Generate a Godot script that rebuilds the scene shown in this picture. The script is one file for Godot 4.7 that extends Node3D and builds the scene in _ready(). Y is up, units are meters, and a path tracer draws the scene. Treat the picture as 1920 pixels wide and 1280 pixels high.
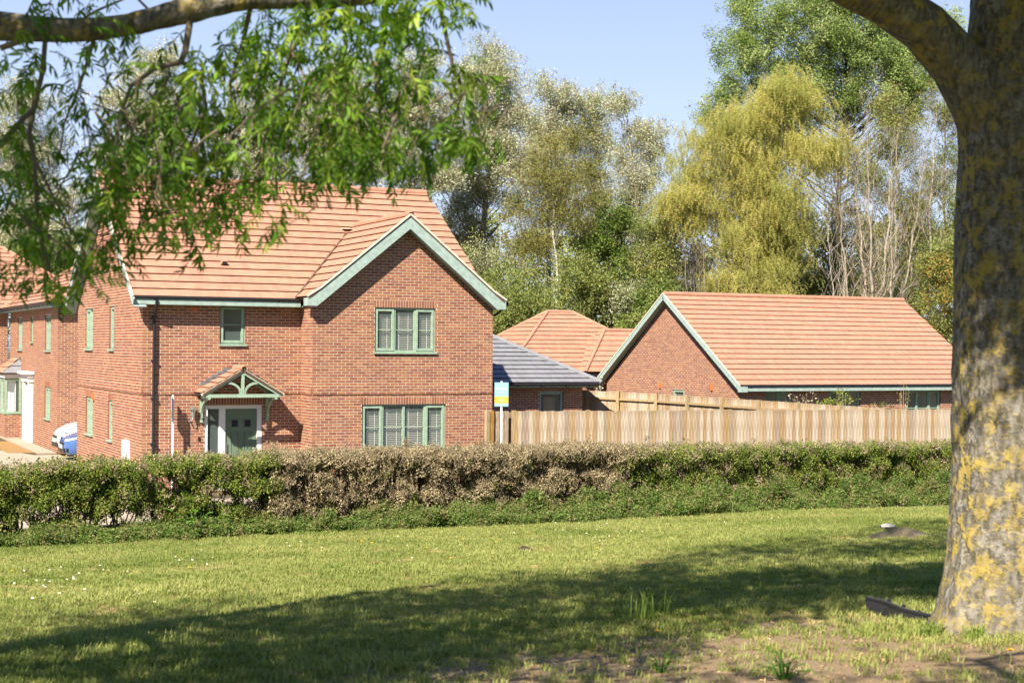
extends Node3D
# World axes: x runs along the house fronts, z towards the viewer from them (v = -z), y up. Ground at the houses is y = 0.

const FOCAL := 2841.0
const YAW := 25.87
const PITCH := 0.2326
const ROLL := 0.4573
const EYE := Vector3(0, 3.8, 0)

var cam_basis: Basis
var names := {}
var rng := RandomNumberGenerator.new()
var M := {}
var noise := FastNoiseLite.new()
var noise2 := FastNoiseLite.new()


func _ready() -> void:
	rng.seed = 77
	noise.seed = 5
	noise.frequency = 0.35
	noise.fractal_octaves = 4
	noise2.seed = 11
	noise2.frequency = 1.6
	noise2.fractal_octaves = 3
	set_camera_and_light()
	make_materials()
	make_ground()
	make_main_house()
	make_annex()
	make_bungalow()
	make_hipped_bungalow()
	make_side_house()
	make_corner_house()
	make_background_trees()
	make_fences()
	make_hedge()
	make_near_trees()
	make_cars()
	make_signs()
	make_lawn_things()
	make_grass()


func set_camera_and_light() -> void:
	var cam := Camera3D.new()
	cam.name = "camera"
	add_child(cam)
	var lens := CameraAttributesPhysical.new()
	lens.frustum_focal_length = 77.7
	lens.frustum_focus_distance = 42.0
	lens.exposure_aperture = 5.2
	cam.attributes = lens
	cam.fov = rad_to_deg(2.0 * atan(640.0 / FOCAL))
	cam.near = 0.1
	cam.far = 2000.0
	cam.position = EYE
	cam.rotation = Vector3(deg_to_rad(PITCH), deg_to_rad(-YAW), deg_to_rad(ROLL))
	cam_basis = cam.basis
	cam.current = true
	var we := WorldEnvironment.new()
	we.name = "environment"
	var e := Environment.new()
	e.background_mode = Environment.BG_SKY
	var sky := Sky.new()
	var sm := ProceduralSkyMaterial.new()
	sm.sky_top_color = Color(0.24, 0.335, 0.52)
	sm.sky_horizon_color = Color(0.625, 0.675, 0.74)
	sm.sky_curve = 0.19
	sm.sky_energy_multiplier = 1.0
	sm.ground_bottom_color = Color(0.2, 0.22, 0.14)
	sm.ground_horizon_color = Color(0.5, 0.52, 0.45)
	sm.ground_energy_multiplier = 0.6
	sky.sky_material = sm
	e.sky = sky
	e.tonemap_mode = Environment.TONE_MAPPER_LINEAR
	e.tonemap_exposure = 2.95
	e.sdfgi_enabled = true
	e.ssao_enabled = true
	e.ssil_enabled = true
	we.environment = e
	add_child(we)
	var sun := DirectionalLight3D.new()
	sun.name = "sun"
	sun.light_color = Color(1.0, 0.955, 0.88)
	sun.light_energy = 1.6
	sun.light_angular_distance = 0.5
	sun.shadow_enabled = true
	sun.sky_mode = DirectionalLight3D.SKY_MODE_LIGHT_ONLY
	add_child(sun)
	sun.look_at_from_position(Vector3(-12.0, 14.8, 10), Vector3.ZERO)


# ---------------------------------------------------------------- helpers

class MB:
	var v := PackedVector3Array()
	var n := PackedVector3Array()
	var c := PackedColorArray()
	var ix := PackedInt32Array()
	var col := Color.WHITE

	func quad_n(a: Vector3, b: Vector3, cc: Vector3, d: Vector3, na: Vector3, nb: Vector3, nc: Vector3, nd: Vector3) -> void:
		var i := v.size()
		v.append(a); v.append(b); v.append(cc); v.append(d)
		n.append(na); n.append(nb); n.append(nc); n.append(nd)
		c.append(col); c.append(col); c.append(col); c.append(col)
		ix.append(i); ix.append(i + 2); ix.append(i + 1); ix.append(i); ix.append(i + 3); ix.append(i + 2)

	func quad(a: Vector3, b: Vector3, cc: Vector3, d: Vector3) -> void:
		var nn := (b - a).cross(d - a).normalized()
		quad_n(a, b, cc, d, nn, nn, nn, nn)

	func tri(a: Vector3, b: Vector3, cc: Vector3) -> void:
		var nn := (b - a).cross(cc - a).normalized()
		var i := v.size()
		v.append(a); v.append(b); v.append(cc)
		n.append(nn); n.append(nn); n.append(nn)
		c.append(col); c.append(col); c.append(col)
		ix.append(i); ix.append(i + 2); ix.append(i + 1)

	func box(o: Vector3, h: Vector3, bs := Basis.IDENTITY, back := true) -> void:
		var x := bs.x * h.x
		var y := bs.y * h.y
		var z := bs.z * h.z
		quad(o - x - y + z, o + x - y + z, o + x + y + z, o - x + y + z)
		if back:
			quad(o + x - y - z, o - x - y - z, o - x + y - z, o + x + y - z)
		quad(o + x - y + z, o + x - y - z, o + x + y - z, o + x + y + z)
		quad(o - x - y - z, o - x - y + z, o - x + y + z, o - x + y - z)
		quad(o - x + y + z, o + x + y + z, o + x + y - z, o - x + y - z)
		quad(o - x - y - z, o + x - y - z, o + x - y + z, o - x - y + z)

	func span(a: Vector3, b: Vector3) -> void:
		box((a + b) * 0.5, (b - a).abs() * 0.5)

	func bar(a: Vector3, b: Vector3, w: float, h: float, up := Vector3.UP) -> void:
		var d := (b - a)
		var x := d.normalized()
		var z := x.cross(up).normalized()
		var y := z.cross(x)
		box((a + b) * 0.5, Vector3(d.length() * 0.5, h * 0.5, w * 0.5), Basis(x, y, z))

	func tube(p: PackedVector3Array, r: PackedFloat32Array, sides: int) -> void:
		var m := p.size()
		if m < 2:
			return
		var d0 := (p[1] - p[0]).normalized()
		var x := d0.cross(Vector3(0.31, 0.2, 0.93)).normalized()
		if x.length() < 0.5:
			x = d0.cross(Vector3.RIGHT).normalized()
		var base := v.size()
		for i in m:
			var d := (p[mini(i + 1, m - 1)] - p[maxi(i - 1, 0)]).normalized()
			x = (x - d * x.dot(d)).normalized()
			var y := d.cross(x)
			for k in sides:
				var t := TAU * k / sides
				var o := x * cos(t) + y * sin(t)
				v.append(p[i] + o * r[i])
				n.append(o)
				c.append(col)
		for i in m - 1:
			for k in sides:
				var a := base + i * sides + k
				var b := base + i * sides + (k + 1) % sides
				var d2 := a + sides
				var c2 := b + sides
				ix.append(a); ix.append(c2); ix.append(b); ix.append(a); ix.append(d2); ix.append(c2)

	func poly(pts: PackedVector2Array, o: Vector3, ax: Vector3, ay: Vector3, depth: float) -> void:
		var area := 0.0
		for i in pts.size():
			var p := pts[i]
			var q := pts[(i + 1) % pts.size()]
			area += p.x * q.y - q.x * p.y
		if area < 0:
			pts = pts.duplicate()
			pts.reverse()
		var az := ax.cross(ay)
		var t := Geometry2D.triangulate_polygon(pts)
		var at := func(p: Vector2, z: float) -> Vector3: return o + ax * p.x + ay * p.y - az * z
		for i in range(0, t.size(), 3):
			var p := pts[t[i]]
			var q := pts[t[i + 1]]
			var s := pts[t[i + 2]]
			if (q - p).cross(s - p) < 0:
				var w := q
				q = s
				s = w
			tri(at.call(p, 0.0), at.call(q, 0.0), at.call(s, 0.0))
			if depth > 0:
				tri(at.call(p, depth), at.call(s, depth), at.call(q, depth))
		if depth > 0:
			for i in pts.size():
				var p := pts[i]
				var q := pts[(i + 1) % pts.size()]
				quad(at.call(q, 0.0), at.call(p, 0.0), at.call(p, depth), at.call(q, depth))

	func mesh() -> ArrayMesh:
		var a := []
		a.resize(Mesh.ARRAY_MAX)
		a[Mesh.ARRAY_VERTEX] = v
		a[Mesh.ARRAY_NORMAL] = n
		a[Mesh.ARRAY_COLOR] = c
		a[Mesh.ARRAY_INDEX] = ix
		var m := ArrayMesh.new()
		m.add_surface_from_arrays(Mesh.PRIMITIVE_TRIANGLES, a)
		return m


func numbered(called: String) -> String:
	if not names.has(called):
		names[called] = 0
		return called
	names[called] += 1
	return "%s_%03d" % [called, names[called]]


func tag(o: Node3D, label: String, category: String, group := "") -> void:
	o.set_meta("label", label)
	o.set_meta("category", category)
	if group:
		o.set_meta("group", group)


func thing(called: String, label: String, category: String, at := Vector3.ZERO, group := "") -> Node3D:
	var o := Node3D.new()
	o.name = numbered(called)
	add_child(o)
	o.position = at
	tag(o, label, category, group)
	return o


# a part whose mesh is written in world coordinates
func part(th: Node3D, called: String, mesh: Mesh, mat: Material, parent: Node3D = null) -> MeshInstance3D:
	var o := MeshInstance3D.new()
	o.name = called
	o.mesh = mesh
	o.material_override = mat
	var p: Node3D = parent if parent else th
	p.add_child(o, true)
	if p == th:
		o.position = -th.position
	return o


func placed(parent: Node3D, called: String, mesh: Mesh, mat: Material, t: Transform3D) -> MeshInstance3D:
	var o := MeshInstance3D.new()
	o.name = called
	o.mesh = mesh
	o.material_override = mat
	o.transform = t
	parent.add_child(o, true)
	return o


func structure(called: String, mesh: Mesh, mat: Material) -> MeshInstance3D:
	var o := MeshInstance3D.new()
	o.name = numbered(called)
	o.mesh = mesh
	o.material_override = mat
	add_child(o)
	o.set_meta("kind", "structure")
	return o


func P(u: float, v: float, y: float) -> Vector3:
	return Vector3(u, y, -v)


# the point that photo pixel (x, y) shows at a given distance along the view axis
func at_pixel(x: float, y: float, depth: float) -> Vector3:
	return EYE + cam_basis * Vector3((x - 960.0) / FOCAL, -(y - 640.0) / FOCAL, -1.0) * depth


func ground_y(p: Vector3) -> float:
	var v := -p.z
	if v >= 30.0:
		return 0.0
	var t := clampf((30.0 - v) / 3.0, 0.0, 1.0)
	return (29.0 - v) * 0.079 if v < 27.0 else 0.158 * t * t


# where the ray through photo pixel (x, y) meets the ground
func on_ground(x: float, y: float) -> Vector3:
	var d := at_pixel(x, y, 1.0) - EYE
	var t := 4.0
	while t < 140.0:
		var p := EYE + d * t
		if p.y < ground_y(p):
			p.y = ground_y(p)
			return p
		t += 0.02
	return EYE + d * 140.0


func multi(parent: Node3D, called: String, mesh: Mesh, mat: Material, ts: Array, cs: Array) -> MultiMeshInstance3D:
	var mm := MultiMesh.new()
	mm.transform_format = MultiMesh.TRANSFORM_3D
	mm.use_colors = true
	mm.mesh = mesh
	mm.instance_count = ts.size()
	for i in ts.size():
		mm.set_instance_transform(i, ts[i])
		mm.set_instance_color(i, cs[i])
	var o := MultiMeshInstance3D.new()
	o.name = called
	o.multimesh = mm
	o.material_override = mat
	if parent == null:
		o.name = numbered(called)
		add_child(o)
	else:
		parent.add_child(o, true)
	return o


func noise_tex(freq: float, lo: Color, hi: Color, octaves := 5, size := 512, seed_ := 1, kind := FastNoiseLite.TYPE_SIMPLEX_SMOOTH) -> NoiseTexture2D:
	var f := FastNoiseLite.new()
	f.noise_type = kind
	f.frequency = freq
	f.seed = seed_
	f.fractal_octaves = octaves
	var t := NoiseTexture2D.new()
	t.width = size
	t.height = size
	t.seamless = true
	t.noise = f
	var g := Gradient.new()
	g.set_color(0, lo)
	g.set_color(1, hi)
	t.color_ramp = g
	return t


func mat(called: String, c: Color, rough := 0.85, tex: Texture2D = null, scale := Vector3.ONE, bump := 0.0) -> StandardMaterial3D:
	var m := StandardMaterial3D.new()
	m.resource_name = called
	m.albedo_color = c.linear_to_srgb()
	m.roughness = rough
	m.vertex_color_use_as_albedo = true
	m.metallic_specular = 0.35
	if tex:
		m.albedo_texture = tex
		m.uv1_triplanar = true
		m.uv1_scale = scale
		if bump > 0:
			m.heightmap_enabled = true
			m.heightmap_texture = tex
			m.heightmap_scale = bump
	M[called] = m
	return m


func leaf_mat(called: String, back: Color, rough := 0.5) -> void:
	var m := mat(called, Color.WHITE, rough)
	m.backlight_enabled = true
	m.backlight = back
	m.metallic_specular = 0.3


func make_materials() -> void:
	var G := Color(1, 1, 1)
	var speck := noise_tex(0.06, Color(0.72, 0.72, 0.72), G, 5, 512, 3)
	var coarse := noise_tex(0.02, Color(0.84, 0.84, 0.84), G, 4, 512, 4)
	mat("brick", Color.WHITE, 0.9, speck, Vector3(1.7, 1.7, 1.7), 0.25)
	mat("mortar", Color(0.68, 0.60, 0.48), 0.95, speck, Vector3(0.9, 0.9, 0.9))
	mat("brick_plain", Color(0.34, 0.15, 0.09), 0.9, speck, Vector3(1.5, 1.5, 1.5))
	mat("tile", Color(1, 1, 1), 0.8, coarse, Vector3(0.35, 0.35, 0.35))
	mat("deck", Color(0.10, 0.06, 0.04), 0.9)
	mat("sage", Color(0.27, 0.37, 0.285), 0.42, coarse, Vector3(0.5, 0.5, 0.5))
	mat("aqua", Color(0.30, 0.395, 0.365), 0.5, coarse, Vector3(0.5, 0.5, 0.5))
	mat("white", Color(0.62, 0.62, 0.62), 0.4)
	mat("black", Color(0.018, 0.018, 0.02), 0.4)
	mat("door", Color(0.115, 0.165, 0.115), 0.4)
	mat("lead", Color(0.11, 0.115, 0.13), 0.55)
	mat("room", Color(0.50, 0.47, 0.43), 0.9)
	mat("slat", Color(0.46, 0.44, 0.38), 0.5)
	mat("verge", Color(0.50, 0.45, 0.38), 0.85)
	mat("terracotta", Color(0.55, 0.13, 0.04), 0.7)
	mat("wood", Color.WHITE, 0.85, noise_tex(0.03, Color(0.5, 0.45, 0.38), G, 5, 512, 8), Vector3(4.2, 0.22, 4.2), 0.15)
	mat("chrome", Color(0.7, 0.7, 0.7), 0.2).metallic = 0.9
	mat("painted", Color.WHITE, 0.45)
	mat("bark_pale", Color.WHITE, 0.9, noise_tex(0.03, Color(0.5, 0.48, 0.45), G, 5, 512, 9), Vector3(0.5, 0.2, 0.5))
	var pane := StandardMaterial3D.new()
	pane.resource_name = "glass"
	pane.albedo_color = Color(0.75, 0.85, 0.85, 0.10)
	pane.transparency = BaseMaterial3D.TRANSPARENCY_ALPHA
	pane.roughness = 0.02
	M["glass"] = pane
	leaf_mat("leaf", Color(0.93, 0.96, 0.70), 0.8)
	leaf_mat("leaf_near", Color(0.80, 0.95, 0.30), 0.42)
	leaf_mat("grass", Color(0.75, 0.85, 0.40), 0.6)
	mat("twig", Color.WHITE, 0.9)


# ---------------------------------------------------------------- brickwork, roofs, windows

var brick_meshes := []
const BRICKS := [Color(0.331, 0.139, 0.075), Color(0.288, 0.112, 0.063), Color(0.370, 0.171, 0.091), Color(0.254, 0.096, 0.059), Color(0.312, 0.128, 0.080), Color(0.350, 0.150, 0.074), Color(0.278, 0.116, 0.078)]


func brick_mesh(k: int) -> ArrayMesh:
	if brick_meshes.is_empty():
		for c in BRICKS:
			var b := MB.new()
			b.col = c
			b.box(Vector3(0, 0, -0.006), Vector3(0.1055, 0.0305, 0.006), Basis.IDENTITY, false)
			brick_meshes.append(b.mesh())
	return brick_meshes[k]


class House:
	var node: Node3D
	var bricks := MB.new()
	var mortar := MB.new()
	var left := 300


# o: lower left corner of the outer face; gable: Vector2(x, y) of the apex or null; holes and soldiers in wall coordinates
func brick_wall(h: House, o: Vector3, right: Vector3, w: float, top: float, gable, holes: Array, soldiers: Array, band := Vector2(-1, -1), single_from := 1.3) -> void:
	var nrm := right.cross(Vector3.UP)
	var bs := Basis(right, Vector3.UP, nrm)
	# lintels of bricks on end reach up to the nearest bed joint
	var snapped_soldiers := []
	for q in soldiers:
		var z: Rect2 = q
		z.size.y = round(z.end.y / 0.075) * 0.075 - z.position.y
		snapped_soldiers.append(z)
	soldiers = snapped_soldiers
	var skip := holes + soldiers
	var rows := int(ceil((gable.y if gable != null else top) / 0.075))
	for r in rows:
		var y0 := r * 0.075
		var ym := y0 + 0.0325
		if ym > (gable.y if gable != null else top):
			break
		var xl := 0.0
		var xr := w
		if ym > top:
			var t: float = (ym - top) / (gable.y - top)
			xl = gable.x * t
			xr = w + (gable.x - w) * t
		var cuts := [[xl, xr]]
		for q in skip:
			var hr: Rect2 = q
			if y0 + 0.065 <= hr.position.y + 0.012 or y0 >= hr.end.y - 0.026:
				continue
			var nx := []
			for s in cuts:
				if hr.end.x <= s[0] or hr.position.x >= s[1]:
					nx.append(s)
				else:
					if hr.position.x - s[0] > 0.03:
						nx.append([s[0], hr.position.x])
					if s[1] - hr.end.x > 0.03:
						nx.append([hr.end.x, s[1]])
			cuts = nx
		var out := 0.024 if y0 >= band.x - 0.01 and y0 + 0.06 <= band.y else 0.0
		if out > 0.0:
			for s in cuts:
				h.mortar.box(o + right * (s[0] + s[1]) * 0.5 + Vector3.UP * (y0 + 0.0375) + nrm * (out * 0.5 - 0.002), Vector3((s[1] - s[0]) * 0.5 - 0.03, 0.0375, out * 0.5 - 0.0015), bs)
		for s in cuts:
			var x: float = floor(s[0] / 0.225) * 0.225 - (0.1125 if r % 2 else 0.0)
			while x < s[1]:
				var a := maxf(x + 0.007, s[0])
				var b := minf(x + 0.218, s[1])
				x += 0.225
				if b - a < 0.03:
					continue
				var k := rng.randi() % BRICKS.size()
				if h.left > 0 and b - a > 0.2105 and y0 > single_from and out == 0.0:
					h.left -= 1
					placed(h.node, "brick", brick_mesh(k), M.brick, Transform3D(bs, o + right * (a + b) * 0.5 + Vector3.UP * (y0 + 0.0375) + nrm * rng.randf_range(-0.001, 0.0015) - h.node.position))
				else:
					h.bricks.col = BRICKS[k] * rng.randf_range(0.92, 1.08)
					var d := 0.006 if out == 0.0 else 0.014
					h.bricks.box(o + right * (a + b) * 0.5 + Vector3.UP * (y0 + 0.0375) + nrm * (out - d + rng.randf_range(-0.001, 0.0015)), Vector3((b - a) * 0.5, 0.0305, d), bs, false)
	for q in soldiers:
		var sr: Rect2 = q
		var nb := int(round(sr.size.x / 0.075))
		for i in nb:
			var k := rng.randi() % BRICKS.size()
			h.bricks.col = BRICKS[k] * rng.randf_range(0.92, 1.08)
			var sx := sr.size.x / nb
			h.bricks.box(o + right * (sr.position.x + sx * (i + 0.5)) + Vector3.UP * (sr.get_center().y) + nrm * -0.006, Vector3(sx * 0.5 - 0.006, sr.size.y * 0.5 - 0.006, 0.006), bs, false)
	# mortar face with the openings left out, and the brick reveals
	var xs := [0.0, w]
	var ys := [0.0, top]
	for q in holes:
		var hr: Rect2 = q
		xs.append_array([hr.position.x, hr.end.x])
		ys.append_array([hr.position.y, minf(hr.end.y, top)])
	xs.sort()
	ys.sort()
	var f := o - nrm * 0.0035
	for i in xs.size() - 1:
		for j in ys.size() - 1:
			if xs[i + 1] - xs[i] < 0.001 or ys[j + 1] - ys[j] < 0.001:
				continue
			var c := Vector2((xs[i] + xs[i + 1]) * 0.5, (ys[j] + ys[j + 1]) * 0.5)
			var inside := false
			for q in holes:
				if (q as Rect2).has_point(c):
					inside = true
			if not inside:
				h.mortar.quad(f + right * xs[i] + Vector3.UP * ys[j], f + right * xs[i + 1] + Vector3.UP * ys[j], f + right * xs[i + 1] + Vector3.UP * ys[j + 1], f + right * xs[i] + Vector3.UP * ys[j + 1])
	if gable != null:
		h.mortar.tri(f + Vector3.UP * top, f + right * w + Vector3.UP * top, f + right * gable.x + Vector3.UP * gable.y)
	for q in holes:
		var hr: Rect2 = q
		var a := f + right * hr.position.x + Vector3.UP * hr.position.y
		var b := f + right * hr.end.x + Vector3.UP * hr.position.y
		var up := Vector3.UP * hr.size.y
		var d := -nrm * 0.14
		h.bricks.col = BRICKS[0]
		h.bricks.quad(a + d, a, a + up, a + up + d)
		h.bricks.quad(b, b + d, b + d + up, b + up)
		h.bricks.quad(a + up, b + up, b + up + d, a + up + d)
		h.bricks.quad(a + d, b + d, b, a)


func finish_house(h: House) -> void:
	if h.mortar.v.size():
		part(h.node, "wall", h.mortar.mesh(), M.mortar)
	if h.bricks.v.size():
		var o := part(h.node, "brickwork", h.bricks.mesh(), M.brick)
		o.set_meta("kind", "stuff")


func clip_half(p: PackedVector2Array, a: Vector2, b: Vector2) -> PackedVector2Array:
	var out := PackedVector2Array()
	for i in p.size():
		var s := p[i]
		var e := p[(i + 1) % p.size()]
		var ds := (b - a).cross(s - a)
		var de := (b - a).cross(e - a)
		if ds >= 0:
			out.append(s)
		if (ds >= 0) != (de >= 0):
			out.append(s + (e - s) * (ds / (ds - de)))
	return out


# shape: counter-clockwise convex outline, x along the eave, y up the slope
func tile_slope(h: House, o: Vector3, along: Vector3, up: Vector3, shape: PackedVector2Array, tone: Color, gauge := 0.345, tile_w := 0.30) -> MeshInstance3D:
	var nrm := along.cross(up)
	var deck := MB.new()
	deck.poly(shape, o - nrm * 0.012, along, up, 0.05)
	var roof := part(h.node, "roof", deck.mesh(), M.deck)
	var hi := 0.0
	var xl := 1e9
	var xr := -1e9
	for p in shape:
		hi = maxf(hi, p.y)
		xl = minf(xl, p.x)
		xr = maxf(xr, p.x)
	var k := 0
	while k * gauge < hi - 0.02:
		var s0 := k * gauge
		var s1 := minf(s0 + gauge, hi)
		var b := MB.new()
		var row := rng.randf_range(0.97, 1.03)
		var x := xl - (tile_w * 0.5 if k % 2 else 0.0)
		while x < xr:
			var cell := PackedVector2Array([Vector2(x, s0), Vector2(x + tile_w, s0), Vector2(x + tile_w, s1), Vector2(x, s1)])
			x += tile_w
			for i in shape.size():
				if cell.size():
					cell = clip_half(cell, shape[i], shape[(i + 1) % shape.size()])
			if cell.size() < 3:
				continue
			var shade := row * rng.randf_range(0.955, 1.045)
			b.col = Color(tone.r * shade, tone.g * shade * rng.randf_range(0.98, 1.02), tone.b * shade)
			var low := 0.040 + rng.randf_range(-0.002, 0.002)
			var pts := PackedVector3Array()
			for q in cell:
				var z := lerpf(low, 0.003, (q.y - s0) / gauge)
				pts.append(o + along * q.x + up * q.y + nrm * z)
			for i in range(1, pts.size() - 1):
				b.tri(pts[0], pts[i], pts[i + 1])
			for i in cell.size():
				var q := cell[i]
				var e := cell[(i + 1) % cell.size()]
				if absf(q.y - s0) < 0.001 and absf(e.y - s0) < 0.001 and e.x > q.x:
					var a0 := o + along * q.x + up * q.y
					var a1 := o + along * e.x + up * e.y
					b.quad(a0 + nrm * 0.027, a1 + nrm * 0.027, a1 + nrm * low, a0 + nrm * low)
					b.quad(a0 + up * 0.08 + nrm * 0.016, a1 + up * 0.08 + nrm * 0.016, a1 + nrm * 0.027, a0 + nrm * 0.027)
		if b.v.size():
			part(h.node, "tile_course", b.mesh(), M.tile, roof)
		k += 1
	return roof


# half-round or angled caps laid end to end along a ridge or a hip
func ridge_tiles(h: House, a: Vector3, b: Vector3, tone: Color, r := 0.11, parent: Node3D = null) -> void:
	var n := maxi(1, int(round(a.distance_to(b) / 0.45)))
	for i in n:
		var m := MB.new()
		m.col = tone * rng.randf_range(0.93, 1.05)
		var p := a.lerp(b, float(i) / n)
		var q := a.lerp(b, (i + 0.985) / n)
		m.tube(PackedVector3Array([p, p.lerp(q, 0.02), q]), PackedFloat32Array([r * 0.6, r, r * 0.95]), 8)
		part(h.node, "ridge_tile", m.mesh(), M.tile, parent)


func gutter(h: House, a: Vector3, b: Vector3, outward: Vector3) -> void:
	var m := MB.new()
	m.tube(PackedVector3Array([a, b]), PackedFloat32Array([0.042, 0.042]), 8)
	var g := part(h.node, "gutter", m.mesh(), M.black)
	var n := int(a.distance_to(b) / 0.9)
	for i in n:
		var k := MB.new()
		var p := a.lerp(b, (i + 0.5) / n) - outward * 0.03 + Vector3.DOWN * 0.045
		k.box(p, Vector3(0.014, 0.03, 0.03))
		part(h.node, "bracket", k.mesh(), M.black, g)


# o: lower left corner of the opening on the wall face; lights: widths in shares; opens: which lights are casements
func window(h: House, o: Vector3, right: Vector3, w: float, ht: float, lights: Array, opens: Array, bar: float, blind: bool, frame_mat: Material = null, sill := true, room := 2.6) -> MeshInstance3D:
	var fm: Material = frame_mat if frame_mat else M.sage
	var nrm := right.cross(Vector3.UP)
	var bs := Basis(right, Vector3.UP, nrm)
	var at := func(x: float, y: float, z: float) -> Vector3: return o + right * x + Vector3.UP * y + nrm * z
	var f := MB.new()
	var t := 0.055
	var put := func(m: MB, x0: float, y0: float, x1: float, y1: float, z0: float, z1: float) -> void:
		m.box(at.call((x0 + x1) * 0.5, (y0 + y1) * 0.5, (z0 + z1) * 0.5), Vector3((x1 - x0) * 0.5, (y1 - y0) * 0.5, (z1 - z0) * 0.5), bs)
	put.call(f, 0.0, 0.0, t, ht, -0.13, -0.05)
	put.call(f, w - t, 0.0, w, ht, -0.13, -0.05)
	put.call(f, t, ht - t, w - t, ht, -0.13, -0.052)
	put.call(f, t, 0.0, w - t, t, -0.13, -0.052)
	var x := t
	var total := 0.0
	for s in lights:
		total += s
	var mul := 0.062
	var free := w - 2 * t - mul * (lights.size() - 1)
	var cells := []
	for i in lights.size():
		var cw: float = free * lights[i] / total
		cells.append([x, x + cw])
		x += cw
		if i < lights.size() - 1:
			put.call(f, x, t, x + mul, ht - t, -0.128, -0.051)
			x += mul
	var win := part(h.node, "window", f.mesh(), fm)
	for i in cells.size():
		var x0: float = cells[i][0]
		var x1: float = cells[i][1]
		var y0 := t
		var y1 := ht - t
		if opens[i]:
			var c := MB.new()
			var s := 0.042
			put.call(c, x0 - 0.012, y0 - 0.012, x0 + s, y1 + 0.012, -0.12, -0.034)
			put.call(c, x1 - s, y0 - 0.012, x1 + 0.012, y1 + 0.012, -0.12, -0.034)
			put.call(c, x0 + s, y0 - 0.012, x1 - s, y0 + s + 0.012, -0.12, -0.036)
			put.call(c, x0 + s, y1 - s, x1 - s, y1 + 0.012, -0.12, -0.036)
			part(h.node, "casement", c.mesh(), fm, win)
			x0 += s
			x1 -= s
			y0 += s
			y1 -= s
		var g := MB.new()
		g.quad(at.call(x0, y0, -0.09), at.call(x1, y0, -0.09), at.call(x1, y1, -0.09), at.call(x0, y1, -0.09))
		part(h.node, "pane", g.mesh(), M.glass, win)
		if bar > 0:
			var gb := MB.new()
			var yb := lerpf(y0, y1, bar)
			put.call(gb, x0, yb - 0.011, x1, yb + 0.011, -0.1, -0.072)
			part(h.node, "glazing_bar", gb.mesh(), fm, win)
		if blind:
			var sm := MB.new()
			sm.box(Vector3.ZERO, Vector3((x1 - x0) * 0.5 - 0.004, 0.0016, 0.0205), Basis(Vector3.RIGHT, 0.22))
			var mesh := sm.mesh()
			var ys := y0 + 0.03
			while ys < y1 - 0.02:
				placed(win, "slat", mesh, M.slat, Transform3D(bs, at.call((x0 + x1) * 0.5, ys, -0.17 + rng.randf_range(-0.002, 0.002))))
				ys += 0.048
			for cx in [0.25, 0.75]:
				var cd := MB.new()
				put.call(cd, lerpf(x0, x1, cx) - 0.005, y0, lerpf(x0, x1, cx) + 0.005, y1, -0.148, -0.144)
				part(h.node, "blind_cord", cd.mesh(), M.white, win)
	if sill:
		var s := MB.new()
		s.box(at.call(w * 0.5, -0.012, -0.02), Vector3(w * 0.5 + 0.035, 0.026, 0.075), bs)
		part(h.node, "sill", s.mesh(), fm, win)
	var r := MB.new()
	var a: Vector3 = at.call(-0.1, -0.2, -0.142)
	var b: Vector3 = at.call(w + 0.1, -0.2, -0.142)
	var up := Vector3.UP * (ht + 0.35)
	var d := -nrm * room
	r.quad(a + d, b + d, b + d + up, a + d + up)
	r.quad(a, a + d, a + d + up, a + up)
	r.quad(b + d, b, b + up, b + d + up)
	r.quad(a, b, b + d, a + d)
	r.quad(a + up + d, b + up + d, b + up, a + up)
	part(h.node, "room", r.mesh(), M.room, win)
	return win


func house(called: String, label: String, base: Vector3) -> House:
	var h := House.new()
	h.node = thing(called, label, "house", base)
	return h


const TERRA := Color(0.395, 0.20, 0.134)


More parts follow.
